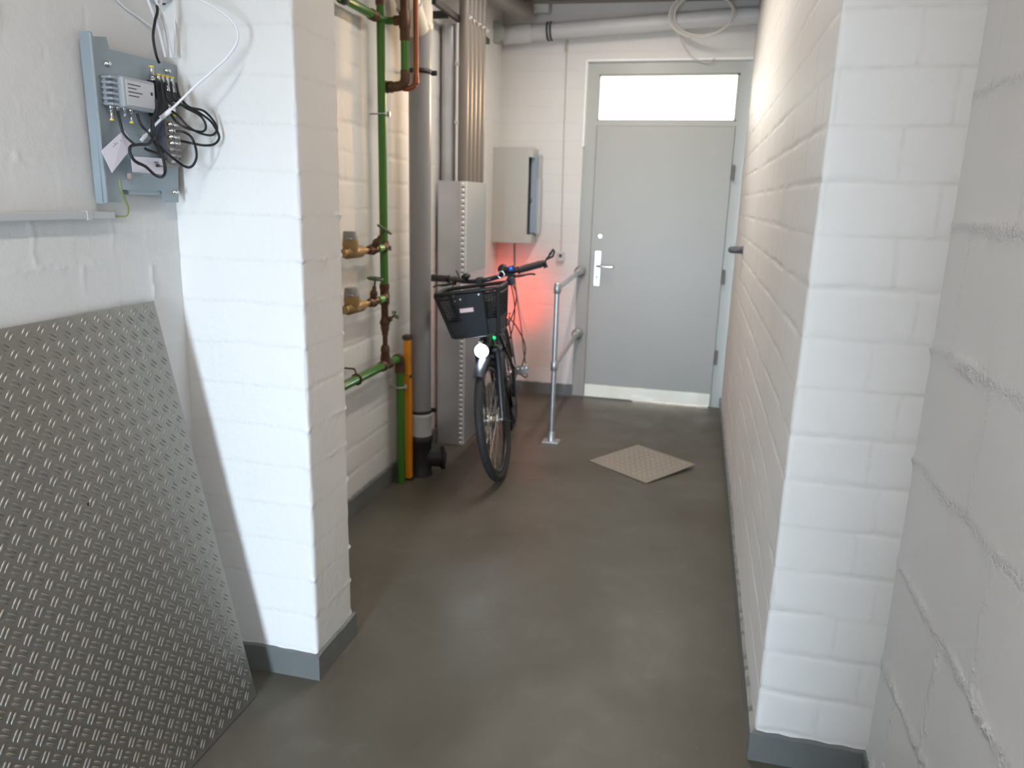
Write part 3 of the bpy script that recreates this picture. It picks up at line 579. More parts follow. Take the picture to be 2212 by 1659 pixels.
# the two branch lines with water meters and valves
def meter_line(z, tilt, label_v, label_m, wheel_flat):
    v = thing('stop_valve', label_v, 'valve', (XP, 3.36, z), 'stop valves on the left passage wall')
    yv = 3.33; xv = XP+.01
    q = MB(); q.cyl((xv, 3.255, z), (xv, 3.445, z), .014, 14); q.lathe((xv, yv-.04, z), (0, 1, 0), [(0, .017), (.012, .021), (.028, .021), (.034, .017), (.05, .026), (.065, .017), (.075, .021), (.09, .018)], 18)
    s_ = Vector((.12, 0, 1)).normalized() if wheel_flat else Vector((.50, .18, .85)).normalized(); o = Vector((xv, yv+.008, z))
    q.lathe(o, s_, [(.0, .018), (.03, .016), (.036, .019), (.05, .017), (.056, .011), (.075, .009)], 14); bo = sub(q.build('valve_body', BRASS, v))
    MB().cyl(o+s_*.07, o+s_*.112, .0045, 10).build('valve_stem', BRASS, bo)
    q = MB(); c = o+s_*.112; q.torus(c, s_, .035, .0055, 32, 8); q.lathe(c-s_*.006, s_, [(0, .010), (.012, .009)], 12); a_, b_, _ = frame_of(s_)
    for k_ in range(5): q.cyl(c, c+(a_*math.cos(k_*1.2566)+b_*math.sin(k_*1.2566))*.035, .0035, 8)
    q.build('handwheel', DKGREEN, bo)
    q = MB(); q.cyl((xv, 3.40, z), (xv, 3.475, z), .018, 16); q.build('green_stub', mat('light_green_plastic_pipe', (.10, .36, .09), .35), v)
    q = MB(); q.lathe((xv, 3.455, z), (0, 1, 0), [(0, .018), (.006, .023), (.025, .023), (.03, .019)], 16); q.tube([(xv, 3.48, z), (xv, 3.495, z+.006), (xv-.005, 3.50, z+.03)], .019, 14); q.build('elbow_fitting', BRASS, v)
    mt = thing('water_meter', label_m, 'water meter', (XP, 3.15, z), 'water meters beside the left pier')
    q = MB(); q.lathe((xv, 3.03, z), (0, 1, 0), [(0, .018), (.03, .018), (.035, .026), (.17, .028), (.175, .020), (.20, .019), (.23, .016)], 18)
    q.lathe((xv+.004, 3.10, z+.005), (0, 0, 1), [(0, .032), (.03, .036), (.052, .034)], 22); q.build('meter_body', METERB, mt)
    q = MB(); q.lathe((xv+.004, 3.10, z+.055), (0, 0, 1), [(0, .034), (.004, .033), (.034, .031), (.038, .028)], 22); q.box((xv+.004, 3.05, z+.058), (xv+.028, 3.068, z+.066), bev=.002); q.build('meter_cap', METERP, mt)
meter_line(1.302, 0, 'upper stop valve with tilted handwheel by the green riser', 'upper water meter with grey cap half hidden by the pier', False)
meter_line(1.055, 0, 'lower stop valve with flat handwheel by the green riser', 'lower water meter with grey cap half hidden by the pier', True)
# low horizontal green pipe and its down pipe
lo = thing('drain_branch', 'green pipe running level low on the left passage wall and turning down to the floor', 'water pipe', (XP, 3.7, 0))
ZL = .712
MB().cyl((XP, 2.60, ZL), (XP, 3.66, ZL), .021, 20).build('level_pipe', GREEN, lo)
q = MB(); q.lathe((XP, 3.45, ZL), (0, 1, 0), [(0, .022), (.005, .027), (.03, .027), (.035, .024), (.075, .024), (.08, .027), (.10, .027), (.105, .022)], 18); q.cyl((XP, 3.50, ZL), (XP, 3.50, ZL+.05), .019, 16); q.build('tee_fitting', BRASS, lo)
q = MB(); q.tube(smooth_path([(XP, 3.645, ZL), (XP, 3.68, ZL-.002), (XP, 3.691, ZL-.02), (XP, 3.695, ZL-.06)], 5), .0265, 18); q.lathe((XP, 3.695, ZL-.05), (0, 0, -1), [(0, .027), (.03, .027)], 18); q.build('elbow_fitting', BRASS, lo)
MB().cyl((XP, 3.695, ZL-.07), (XP, 3.695, .0), .0215, 20).build('down_pipe', GREEN, lo)
for p, d_ in (((XP, 3.16, ZL), (0, 1, 0)), ((XP, 3.695, .55), (0, 0, 1))):
    q = MB(); q.torus(p, d_, .0245, .0045, 26, 8)
    if d_[1]: q.cyl((XP, 3.16, ZL+.024), (XP-.01, 3.16, ZL+.05), .004, 8); q.cyl((XP-.01, 3.16, ZL+.05), (XL, 3.16, ZL+.05), .0045, 8)
    else: q.cyl((XP-.02, 3.695, .55), (XL, 3.695, .55), .0045, 8); q.box((XP+.02, 3.70, .54), (XP+.034, 3.712, .562), bev=.002)
    q.build('pipe_clamp', GALV if not d_[1] else mat('rusty_clamp', (.10, .07, .05), .6, .4), lo)
q = MB(); q.lathe((XL, 3.06, .79), (1, 0, 0), [(0, .012), (.035, .012), (.04, .008)], 12); tag(q.build('wall_plug', DKGREEN), 'small dark knob on the left wall above the level green pipe', 'knob')
# upper branch: level green pipe, second riser and copper pipe
ub = thing('branch_pipe', 'green and brown branch pipe beside the tall riser, joined at top and bottom', 'water pipe', (-1.37, 3.52, 2.05))
XQ = -1.395; ZU = 2.335
q = MB(); q.cyl((XP+.02, 3.53, ZU), (XQ, 3.53, ZU), .0165, 16); q.cyl((XP+.02, 3.53, ZU), (XP, 3.46, ZU), .0165, 16); q.build('cross_pipe', mat('dark_green_plastic_pipe', (.04, .14, .02), .4), ub)
MB().cyl((XP, 2.9, ZU), (XP, 3.44, ZU), .019, 18).build('level_pipe', GREEN, ub)
q = MB(); q.lathe((XP, 3.39, ZU), (0, 1, 0), [(0, .020), (.005, .024), (.045, .024), (.06, .021)], 18); q.build('brown_coupling', BRASS, ub)
q = MB(); q.lathe((XP, 3.10, ZU), (0, 1, 0), [(0, .020), (.0, .026), (.03, .026), (.03, .020)], 18); q.build('pipe_clamp', INK, ub)
q = MB(); q.lathe((XQ, 3.53, ZU-.09), (0, 0, 1), [(0, .018), (.006, .023), (.05, .023), (.06, .027), (.12, .027), (.13, .021), (.6, .019)], 18); q.cyl((XQ-.05, 3.53, ZU), (XQ, 3.53, ZU), .022, 16); q.build('tee_fitting', BRASS, ub)
MB().cyl((XQ, 3.53, 2.11), (XQ, 3.53, ZU-.085), .0195, 18).build('green_section', GREEN, ub)
q = MB(); q.tube(smooth_path([(XQ, 3.53, 2.12), (XQ, 3.53, 2.08), (XQ-.012, 3.53, 2.058), (XQ-.04, 3.53, 2.05), (XP+.015, 3.53, 2.047)], 5), .0225, 18); q.lathe((XP+.045, 3.53, 2.048), (-1, 0, 0), [(0, .023), (.003, .027), (.02, .027), (.025, .02), (.03, .03)], 16); q.build('elbow_fitting', BRASS, ub)
cp = MB(); XC = -1.352; cp.tube(smooth_path([(XC, 3.56, 2.95), (XC, 3.56, 2.5), (XC, 3.56, 2.10), (XC-.004, 3.56, 2.065), (XC-.03, 3.555, 2.045), (XC-.06, 3.545, 2.043)], 6), .0125, 14)
cpo = sub(cp.build('copper_pipe', COPPER)); tag(cpo, 'thin reddish copper pipe coming down right of the branch pipe', 'copper pipe')
MB().lathe((XC, 3.56, 2.10), (0, 0, -1), [(0, .0135), (.006, .0155), (.03, .0155)], 14).build('collar', COPPER, cpo)
# grey soil pipe
sp = thing('soil_pipe', 'thick grey soil pipe standing on a black cast iron foot', 'soil pipe', (-1.445, 3.86, 0))
XS, YS, RS = -1.445, 3.86, .058
q = MB(); q.cyl((XS, YS, .30), (XS, YS, 2.60), RS, 36); q.build('pipe', GREYPVC, sp)
q = MB(); q.lathe((XS, YS, .215), (0, 0, 1), [(0, .0625), (.13, .0625), (.135, .066), (.15, .066), (.155, .059)], 36); q.build('bottom_socket', LGREY, sp)
q = MB(); q.lathe((XS, YS, 2.36), (0, 0, 1), [(0, .059), (.01, .067), (.03, .069), (.035, .065), (.11, .065), (.12, .059), (.6, .058)], 36); q.build('top_socket', CREAM, sp)
q = MB(); q.tube(smooth_path([(XS+.0, YS-.02, 2.36), (XS-.005, YS-.09, 2.42), (XS-.02, YS-.20, 2.54), (XS-.04, YS-.42, 2.78), (XS-.05, YS-.5, 2.95)], 6), .058, 28)
q.build('side_branch', CREAM, sp)
q = MB(); q.torus((XS-.010, YS-.115, 2.445), (-.08, -.62, .72), .061, .007, 32, 8); q.build('branch_collar', LGREY, sp)
for z in (2.165, .375):
    q = MB(); q.lathe((XS, YS, z-.011), (0, 0, 1), [(0, RS), (0, RS+.004), (.022, RS+.004), (.022, RS)], 36)
    q.box((XS+.04, YS+.035, z-.012), (XS+.078, YS+.05, z+.012), bev=.003); q.cyl((XS, YS+.045, z), (XL, YS+.045, z), .006, 8); q.cyl((XS+.066, YS+.02, z), (XS+.066, YS+.07, z), .004, 8); q.build('pipe_clamp', CASTIRON, sp)
q = MB(); q.lathe((XS, YS, .0), (0, 0, 1), [(0, .066), (.012, .066), (.02, .062), (.19, .062), (.20, .070), (.235, .070), (.24, .060)], 32)
q.tube(smooth_path([(XS, YS, .12), (XS+.06, YS+.03, .10), (XS+.11, YS+.06, .09)], 5), .055, 24); q.lathe((XS+.10, YS+.055, .092), (.85, .45, -.05), [(0, .060), (.006, .070), (.018, .070), (.022, .050), (.03, .03), (.034, .012)], 28)
for a in range(4):
    x_, y_, n_ = frame_of((.85, .45, -.05)); c = Vector((XS+.10, YS+.055, .092))+n_*.012+(x_*math.cos(a*1.57+.7)+y_*math.sin(a*1.57+.7))*.062; q.lathe(c, n_, [(0, .008), (.012, .007)], 6)
q.build('cast_iron_foot', CASTIRON, sp)
# orange pole beside it
op = thing('orange_marker_post', 'slim orange post with dark cap between the green and the grey pipe', 'post', (-1.48, 3.765, 0))
MB().box((-1.498, 3.745, 0), (-1.464, 3.785, .60), bev=.004).build('lower_post', ORANGE, op)
MB().box((-1.502, 3.742, .60), (-1.468, 3.788, .80), bev=.005).build('upper_post', ORANGE, op)
MB().box((-1.505, 3.738, .80), (-1.465, 3.792, .824), bev=.003).build('cap', mat('dark_brown_cap', (.06, .045, .035), .5), op)
MB().box((-1.466, 3.742, .590), (-1.456, 3.76, .606), bev=.002).build('latch', INK, op)
MB().box((-1.51, 3.735, 0), (-1.455, 3.792, .010), bev=.003).build('foot_plate', CASTIRON, op)
# aluminium cover sheet over the lower conduits
DX0, DX1, DY0, DY1, DZ = -1.54, -1.366, 4.415, 4.86, 1.646
dc = thing('cable_riser_cover', 'tall folded aluminium cover with perforated edge behind the bicycle', 'metal cover', (DX1, DY0, 0))
q = MB(); q.box((DX0, DY0, .004), (DX1, DY0+.002, DZ)); q.box((DX1-.002, DY0, .004), (DX1, DY1, DZ)); q.build('folded_sheet', SHEET, dc)
q = MB(); q.box((DX1-.001, DY0+.01, 1.10), (DX1+.0015, DY1+.005, DZ-.004)); q.build('grey_side_panel', mat('grey_panel', (.42, .45, .45), .5, .2), dc)
q = MB(); q.box((DX1-.030, DY0-.002, .004), (DX1+.001, DY0-.0005, DZ)); q.box((DX1, DY0-.002, .004), (DX1+.0025, DY0+.012, DZ))
n_ = 52
for i in range(n_):
    z = .02+i*(DZ-.04)/(n_-1)
    q.lathe((DX1-.017, DY0-.002, z), (0, -1, 0), [(0, .0105), (.005, .008), (.006, .003)], 10); q.lathe((DX1+.002, DY0+.006, z), (1, 0, 0), [(0, .007), (.003, .005)], 8)
n_metal = len(q.f); ho = q
for i in range(n_-1): z = .02+(i+.5)*(DZ-.04)/(n_-1); ho.box((DX1-.026, DY0-.003, z-.0035), (DX1-.006, DY0-.0015, z+.0035))
po = q.build('perforated_edge', PERF, dc); po.data.materials.append(mat('slot_shadow_grey', (.20, .21, .23), .6))
for p_ in po.data.polygons:
    if p_.index >= n_metal: p_.material_index = 1
# conduits above the cover
for i, y in enumerate((4.475, 4.56, 4.645, 4.735, 4.825)):
    q = MB(); q.cyl((-1.405, y, DZ-.45), (-1.405, y, ZC), .030, 20); o = sub(q.build('cable_conduit', DARKBRN))
    tag(o, ('front-most', 'second from front of the', 'middle', 'fourth from front of the', 'rearmost')[i]+' brown-grey conduit'+('s' if i in (1, 3) else ' of five')+' rising from the aluminium cover', 'conduit', 'brown-grey conduits above the aluminium cover')
    q = MB(); q.box((-1.398, y-.012, 2.535), (-1.365, y+.012, 2.562), bev=.004); q.lathe((-1.366, y, 2.549), (1, 0, 0), [(0, .011), (.008, .010), (.011, .006)], 10); q.build('clamp_screw', NICKEL, o)
q = MB(); q.box((-1.450, 4.05, 2.525), (-1.425, 5.1, 2.56), bev=.003); q.box((-1.555, 4.30, 2.515), (-1.45, 4.33, 2.55)); q.box((-1.555, 4.95, 2.515), (-1.45, 4.98, 2.55))
tag(q.build('support_rail', CASTIRON), 'dark steel rail carrying the conduits along the left wall', 'rail')
q = MB(); q.cyl((-1.502, 4.52, DZ-.3), (-1.502, 4.52, 2.52), .052, 28); o = sub(q.build('ventilation_pipe', SHEET)); tag(o, 'silver pipe rising behind the aluminium cover, left of the conduits', 'silver pipe')
q = MB(); q.cyl((-1.437, 4.455, DZ-.2), (-1.437, 4.455, 2.52), .0085, 12); o = sub(q.build('white_conduit', WHITEC)); tag(o, 'slim white conduit between silver pipe and brown-grey conduits', 'conduit')
for z in (2.30, 1.98): MB().box((-1.45, 4.443, z-.01), (-1.424, 4.463, z+.01), bev=.003).build('clip', LGREY, o)
q = MB(); q.cyl((-1.555, 4.05, 2.78), (-1.30, 5.60, 2.82), .055, 24); tag(q.build('ceiling_pipe', mat('dark_ceiling_pipe', (.16, .145, .13), .5)), 'dark thick pipe under the ceiling along the left wall', 'pipe')
q = MB(); q.lathe((-1.555, 4.08, 1.49), (1, 0, 0), [(0, .006), (.05, .006), (.055, .016), (.07, .016), (.075, .008)], 12); tag(q.build('wall_bolt', CASTIRON), 'small black bolt on the wall between grey pipe and aluminium cover', 'bolt')
# ------------------------------------------------------------------ waste pipe over the door
YW = 5.80
wp = thing('waste_pipe', 'light grey pipe running sideways above the door', 'waste pipe', (-1.2, YW, 2.7))
a_, b_ = Vector((-1.52, YW, 2.722)), Vector((.27, YW, 2.81)); dr = (b_-a_).normalized()
q = MB(); q.cyl(a_, b_, .056, 32); q.lathe(a_+dr*.005, dr, [(0, .066), (.20, .066), (.21, .057)], 32); q.build('pipe', LGREY, wp)
c = a_.lerp(b_, .195)
for k_ in (-.012, .012): MB().torus(c+dr*k_, dr, .060, .0065, 36, 8).build('rubber_ring', BLACKR, wp)
q = MB(); q.lathe((-1.585, YW+.02, 2.72), (.25, -1, .0), [(0, .062), (.10, .062), (.10, .074), (.15, .074), (.155, .066), (.157, .02)], 32); q.build('end_cap', mat('green_grey_cap', (.36, .39, .36), .45), wp)
q = MB(); q.box((-.94-.35, YW-.03, 2.86), (-1.18, YW+.03, ZC), bev=.003); tag(q.build('ceiling_bracket', LGREY), 'short grey bracket under the ceiling above the waste pipe', 'bracket')
q = MB(); q.tube([(-1.63, YW-.03, 2.932), (.27, YW-.02, 2.915)], .013, 14); tag(q.build('ceiling_conduit', DARKBRN), 'dark thin conduit under the ceiling above the waste pipe', 'conduit')
# coil of cable hung over the waste pipe
q = MB()
for j, (rx, rz, dx_) in enumerate(((.205, .135, 0), (.20, .128, .012), (.21, .142, -.01))):
    q.tube([(-.10+dx_+rx*math.cos(t), YW-.085-.012*j+.02*math.sin(2*t), 2.80+rz*math.sin(t)) for t in [2*math.pi*i/48 for i in range(48)]], .0065, 8, closed=True)
q.tube(smooth_path([(-.27, YW-.08, 2.72), (-.24, YW-.05, 2.66), (-.17, YB-.03, 2.58), (-.10, YB-.012, 2.545), (-.04, YB-.012, 2.535), (.01, YB-.012, 2.56)], 6), .004, 8)
tag(q.build('cable_coil', mat('off_white_cable', (.62, .60, .56), .5)), 'coil of off-white cable hung on the waste pipe above the door', 'cable coil')
# ------------------------------------------------------------------ wall cabinet, left of the door
cb = thing('wall_cabinet', 'grey-green metal wall cabinet with an open side, left of the door', 'cabinet', (-1.4, YB, 1.22))
CX0, CX1, CZ0, CZ1, CY = -1.62, -1.250, 1.225, 1.925, YB-.17
q = MB(); t_ = .004
q.box((CX0, CY, CZ0), (CX0+t_, YB-.002, CZ1)); q.box((CX0+t_, CY, CZ1-t_), (CX1, YB-.002, CZ1)); q.box((CX0+t_, CY, CZ0), (CX1, YB-.002, CZ0+t_)); q.box((CX0+t_, YB-.006, CZ0+t_), (CX1-t_, YB-.002, CZ1-t_))
q.box((CX1-t_, CY, CZ1-.07), (CX1, YB-.002, CZ1-t_)); q.box((CX1-t_, CY, CZ0+t_), (CX1, YB-.002, CZ0+.07)); q.build('housing', CABG, cb)
q = MB(); q.box((CX0-.002, CY-.022, CZ0-.004), (CX1-.034, CY-.001, CZ1+.004), bev=.004); q.box((CX1-.034, CY-.018, CZ1-.066), (CX1, CY-.001, CZ1)); q.box((CX1-.034, CY-.018, CZ0), (CX1, CY-.001, CZ0+.066)); q.build('front_door', CABG, cb)
q = MB(); q.box((CX1-.12, CY+.01, CZ0+.02), (CX1-.115, YB-.01, CZ1-.02)); q.build('shade_panel', mat('shaded_cabinet_inside', (.05, .045, .035), .6), cb)  # dark sheet put in for the shade inside the open cabinet side
q = MB(); q.box((CX1-.03, YB-.10, CZ0+.075), (CX1+.030, YB-.09, CZ1-.05)); q.build('mounting_strip', CABIN, cb)
q = MB(); q.box((CX1+.016, YB-.11, CZ0+.072), (CX1+.052, YB-.101, CZ1-.22)); q.build('lower_cover_strip', mat('pale_blue_grey_strip', (.45, .49, .49), .4), cb)
q = MB(); q.box((CX1+.030, YB-.12, CZ0+.06), (CX1+.034, YB-.002, CZ1-.045)); q.box((CX1, YB-.006, CZ0+.06), (CX1+.034, YB-.002, CZ1-.045)); q.build('side_flap', CABG, cb)
q = MB(); q.box((CX1-.046, YB-.12, 1.53), (CX1-.02, YB-.09, 1.56), bev=.002); q.build('latch', INK, cb)
# thin conduit and small switch right of the cabinet
sw = thing('wall_socket', 'small white wall switch box between bicycle and door', 'switch', (-1.04, YB, 1.12))
q = MB(); q.box((-1.068, YB-.030, 1.085), (-1.012, YB-.001, 1.160), bev=.004); q.build('housing', LABELM, sw)
MB().box((-1.052, YB-.034, 1.118), (-1.030, YB-.030, 1.142), bev=.001).build('rocker', INK, sw)
q = MB(); q.tube([(-1.06, YB-.006, 2.68), (-1.055, YB-.006, 2.0), (-1.042, YB-.006, 1.16)], .0045, 8); tag(q.build('thin_conduit', mat('painted_wire', (.55, .54, .50), .6)), 'thin painted wire running up the wall above the switch box', 'wire')
q = MB(); q.cyl((-1.06, YB-.012, 2.62), (-1.06, YB-.012, 2.70), .010, 10); tag(q.build('wire_sleeve', mat('beige_sleeve', (.50, .44, .34), .6)), 'short beige sleeve where the thin wire meets the waste pipe', 'sleeve')
# ------------------------------------------------------------------ galvanised rail beside the door
rl = thing('barrier_rail', 'galvanised tube rail on a floor foot beside the door', 'rail', (-.835, 4.676, 0))
RX, RY = -.838, 4.676
q = MB(); q.cyl((RX, RY, .012), (RX, RY, 1.01), .0165, 20); q.build('post', GALV, rl)
q = MB(); q.box((RX-.055, RY-.045, 0), (RX+.055, RY+.045, .010), bev=.003); q.lathe((RX, RY, .008), (0, 0, 1), [(0, .03), (.01, .024), (.06, .0215), (.065, .017)], 20)
for sx_ in (-1, 1): q.lathe((RX+sx_*.04, RY, .01), (0, 0, 1), [(0, .008), (.006, .007)], 6)
q.build('floor_foot', GALV, rl)
for z in (1.012, .515):
    xe = -.885; q = MB(); q.cyl((RX, RY, z), (xe, YB-.01, z), .0165, 18); q.build('cross_tube', GALV, rl)
    q = MB(); q.lathe((RX, RY, z-.032), (0, 0, 1), [(0, .019), (.004, .0225), (.060, .0225), (.064, .019)], 20); q.cyl((RX, RY, z), (RX-.001, RY+.055, z), .0215, 18)
    if z > 1: q.sphere((RX, RY, z+.018), .022)
    q.lathe((RX+.02, RY-.005, z-.012), (1, -.3, 0), [(0, .006), (.008, .006)], 6); q.build('tube_joint', GALV, rl)
    q = MB(); q.lathe((xe, YB-.002, z), (0, -1, 0), [(0, .045), (.006, .045), (.010, .030), (.035, .023), (.05, .022)], 22); q.build('wall_flange', GALV, rl)
# door stop on the right wall
q = MB(); q.lathe((XR, 4.90, 1.283), (-1, 0, 0), [(0, .026), (.005, .026), (.006, .022), (.045, .022), (.07, .021), (.082, .016), (.088, .008)], 24)
o = tag(q.build('door_stop', mat('dark_grey_rubber', (.09, .09, .10), .45)), 'dark grey rubber door stop sticking out of the right wall', 'door stop')
# ------------------------------------------------------------------ bicycle (local frame: x to its left-hand side in the photo's right, y rearwards, z up)
LEAN = math.radians(9.5); HF = math.radians(10.5); HS = math.radians(3.5)
def bike_axes(head):
    hd = Vector((math.sin(head), -math.cos(head), 0)); lat = Vector((-hd.y, hd.x, 0)); return lat, -hd
C0 = Vector((-.968, 3.915, 0))
lat, bk = bike_axes(HF); upv = (Vector((0, 0, 1))*math.cos(LEAN)-lat*math.sin(LEAN)); lt2 = lat*math.cos(LEAN)+Vector((0, 0, 1))*math.sin(LEAN)
bike = bpy.data.objects.new('bicycle', None); COL.objects.link(bike); bike.empty_display_size = .1
bike.matrix_world = Matrix(((lt2.x, bk.x, upv.x, C0.x), (lt2.y, bk.y, upv.y, C0.y), (lt2.z, bk.z, upv.z, .012), (0, 0, 0, 1)))
tag(bike, 'black electric bicycle with a front basket and shining headlight, leaning by the aluminium cover', 'bicycle')
bike['kind'] = 'thing'; PINV['bicycle'] = Matrix()
def sub0(o): PINV[o.name] = Matrix(); return o
WR = .345; WBASE = 1.12
# steering transform: everything on the fork turns slightly about the steering axis
st_o = Vector((0, .06, .345)); S = Matrix.Translation((0, .05, 0)) @ Matrix.Rotation(HS-HF, 4, 'Z') @ Matrix.Translation((0, -.05, 0))
S = Matrix.Translation((0, .05, 0)) @ Matrix.Rotation(-(HF-HS)*-1*-1, 4, 'Z') @ Matrix.Translation((0, -.05, 0))
class FB(MB):
    """mesh builder whose result is turned with the fork"""
    def build(s, name, m, parent=None): s.v = [tuple(S @ Vector(v)) for v in s.v]; return MB.build(s, name, m, parent)
def wheel(K, cy, hub_r, fork=True):
    c = Vector((0, cy, WR))
    q = K(); q.torus(c, (1, 0, 0), WR-.024, .0235, 72, 14); nb = 96
    for i in range(nb):
        a = 2*math.pi*i/nb; d_ = Vector((0, math.cos(a), math.sin(a))); t = Vector((0, -math.sin(a), math.cos(a)))
        for sx_ in (-1, 1):
            o = c+d_*(WR-.003)+Vector((sx_*.008, 0, 0)); q.add([o+t*.005+Vector((-.005, 0, 0)), o+t*.005+Vector((.005, 0, 0)), o-t*.005+Vector((.005, 0, 0)), o-t*.005+Vector((-.005, 0, 0)), o+d_*.003], [(0, 1, 4), (1, 2, 4), (2, 3, 4), (3, 0, 4)], False)
    w = sub0(q.build('tyre', BLACKR, bike))
    q = K(); 
    rim = [(WR-.048, -.012), (WR-.062, -.011), (WR-.068, 0), (WR-.062, .011), (WR-.048, .012), (WR-.043, 0)]; vs = []; n = 64
    for i in range(n):
        a = 2*math.pi*i/n
        for r, x in rim: vs.append((x, cy+r*math.cos(a), WR+r*math.sin(a)))
    q.add(vs, [(6*i+k, 6*i+(k+1) % 6, 6*((i+1) % n)+(k+1) % 6, 6*((i+1) % n)+k) for i in range(n) for k in range(6)], True); q.build('rim', BLACKM, w)
    q = K()
    for i in range(32):
        a = 2*math.pi*i/32; sd = 1 if i % 2 else -1; b_ = a+(.5 if i % 4 < 2 else -.5)
        q.tube([(sd*.022, cy+hub_r*math.cos(b_), WR+hub_r*math.sin(b_)), (sd*.003, cy+(WR-.06)*math.cos(a), WR+(WR-.06)*math.sin(a))], .0011, 5, cap=False)
    q.build('spokes', NICKEL, w)
    q = K(); q.lathe((-.05, cy, WR), (1, 0, 0), [(0, .010), (.018, .012), (.02, hub_r+.004), (.028, hub_r+.004), (.032, hub_r*.7), (.068, hub_r*.7), (.072, hub_r+.004), (.08, hub_r+.004), (.082, .012), (.10, .010)], 24); q.build('hub', NICKEL if hub_r < .04 else BLACKM, w)
    return w
wheel(FB, 0, .030); wheel(MB, WBASE, .032)
q = FB(); q.lathe((-.042, 0, WR), (1, 0, 0), [(0, .080), (.002, .080)], 36); q.build('brake_disc', NICKEL, bike)
# mudguards with stays
def guard(K, cy, a0, a1, nm):
    q = K(); n = 40; vs = []; prof = [(-.030, -.016), (-.026, -.003), (-.014, .005), (0, .008), (.014, .005), (.026, -.003), (.030, -.016)]; R_ = WR+.014
    for s_ in (0, .0018):
        for i in range(n+1):
            a = a0+(a1-a0)*i/n
            for x, dz in prof: r = R_+dz+s_; vs.append((x, cy+r*math.cos(a), WR+r*math.sin(a)))
    m = len(prof); fs = []
    for L_ in (0, (n+1)*m):
        for i in range(n):
            for k in range(m-1): fs.append((L_+i*m+k, L_+(i+1)*m+k, L_+(i+1)*m+k+1, L_+i*m+k+1))
    q.add(vs, fs, True); g = sub0(q.build(nm, BLUEC, bike))
    q = K()
    for a in (a0+.15, a0+.9) if K is FB else (a1-.15, a1-.9):
        for sx_ in (-1, 1): q.tube([(sx_*.030, cy+(R_-.01)*math.cos(a), WR+(R_-.01)*math.sin(a)), (sx_*.052, cy, WR)], .0022, 6)
    q.build('stay', BLACKM, g); return g
guard(FB, 0, math.radians(100), math.radians(-42)+0, 'mudguard') if False else None
guard(FB, 0, math.radians(-28), math.radians(125), 'mudguard'); guard(MB, WBASE, math.radians(8), math.radians(200), 'mudguard')
# fork
q = FB()
for sx_ in (-1, 1):
    q.tube([(sx_*.052, 0, WR), (sx_*.053, .02, .42), (sx_*.055, .075, .60), (sx_*.053, .105, .715)], [.015, .019, .023, .022], 14); q.lathe((sx_*.056, 0, WR), (sx_, 0, 0), [(0, .014), (.008, .013), (.012, .007)], 12)
fk = sub0(q.build('fork', BLACKM, bike))
for sx_ in (-1, 1): q = FB(); q.tube([(sx_*.056, .082, .62), (sx_*.0555, .102, .70)], .0165, 14); q.build('fork_stanchion', NICKEL, fk)
q = FB(); q.box((-.072, .075, .705), (.072, .135, .745), bev=.012); q.tube([(0, .105, .72), (0, .185, .95)], .017, 14); q.build('fork_crown', BLACKM, fk)
# headlight over the mudguard
hl = FB(); hl.lathe((0, .030, .752), (0, -1, -.08), [(0, .014), (.004, .031), (.03, .038), (.062, .041), (.066, .040)], 26); hl.tube([(0, .09, .735), (0, .05, .735)], .007, 8); hlo = sub0(hl.build('headlight', BLACK, bike))
q = FB(); q.lathe((0, -.0365, .747), (0, -1, -.08), [(0, .037), (.003, .037), (.008, .028), (.011, .010)], 26); q.build('headlight_lens', LENS, hlo)
q = FB(); q.lathe((0, -.02, .795), (0, -1, 0), [(0, .012), (.03, .012), (.033, .009)], 14); q.build('light_mount', NICKEL, hlo)
# stem and handlebar
q = FB(); q.tube([(0, .175, .93), (0, .20, 1.06), (0, .175, 1.10)], .016, 14); q.box((-.022, .145, 1.08), (.022, .195, 1.125), bev=.008); q.build('stem', BLACKM, bike)
q = FB(); q.tube(smooth_path([(-.325, .345, 1.140), (-.26, .315, 1.135), (-.17, .235, 1.125), (-.08, .172, 1.11), (0, .165, 1.105), (.08, .172, 1.11), (.17, .235, 1.125), (.26, .315, 1.135), (.325, .345, 1.140)], 6), .0130, 12); hb = sub0(q.build('handlebar', BLACKM, bike))
for sx_ in (-1, 1):
    g0, g1 = Vector((sx_*.20, .262, 1.128)), Vector((sx_*.33, .348, 1.141)); dg = (g1-g0).normalized()
    q = FB(); q.lathe(g0, dg, [(0, .017), (.006, .023), (.012, .019), (.06, .0205), (.12, .020), (.145, .0215), (.155, .017)], 16); q.build('grip', BLACKR, hb)
    q = FB(); l0 = g0-dg*.045; q.lathe(l0-dg*.014, dg, [(0, .017), (.028, .017)], 14); q.box(tuple(l0-Vector((.014, .03, .03))), tuple(l0+Vector((.014, .004, -.004))), bev=.004)
    q.tube(smooth_path([l0+Vector((0, -.03, -.018)), l0+Vector((sx_*.05, -.035, -.022)), l0+Vector((sx_*.11, .0, -.022)), l0+Vector((sx_*.135, .02, -.03))], 5), [.008]*8+[.006]*7+[.0055]*1, 10); q.build('brake_lever', BLACKM, hb)
q = FB(); q.lathe((.330, .348, 1.141), (.83, .55, .14), [(0, .018), (.012, .020), (.02, .012)], 14)
m0 = Vector((.345, .356, 1.145)); q.tube([m0, m0+Vector((.015, .004, .02)), m0+Vector((.045, .01, .048))], .0055, 8)
q.tube([m0+Vector((.01, 0, .016)), m0+Vector((.05, .01, .028)), m0+Vector((.062, .012, .055)), m0+Vector((.060, .01, .068)), m0+Vector((.03, .008, .040))], .006, 8); q.tube([m0, m0+Vector((.004, 0, -.03))], [.010, .013], 10); q.build('bar_end_mirror', BLACK, hb)
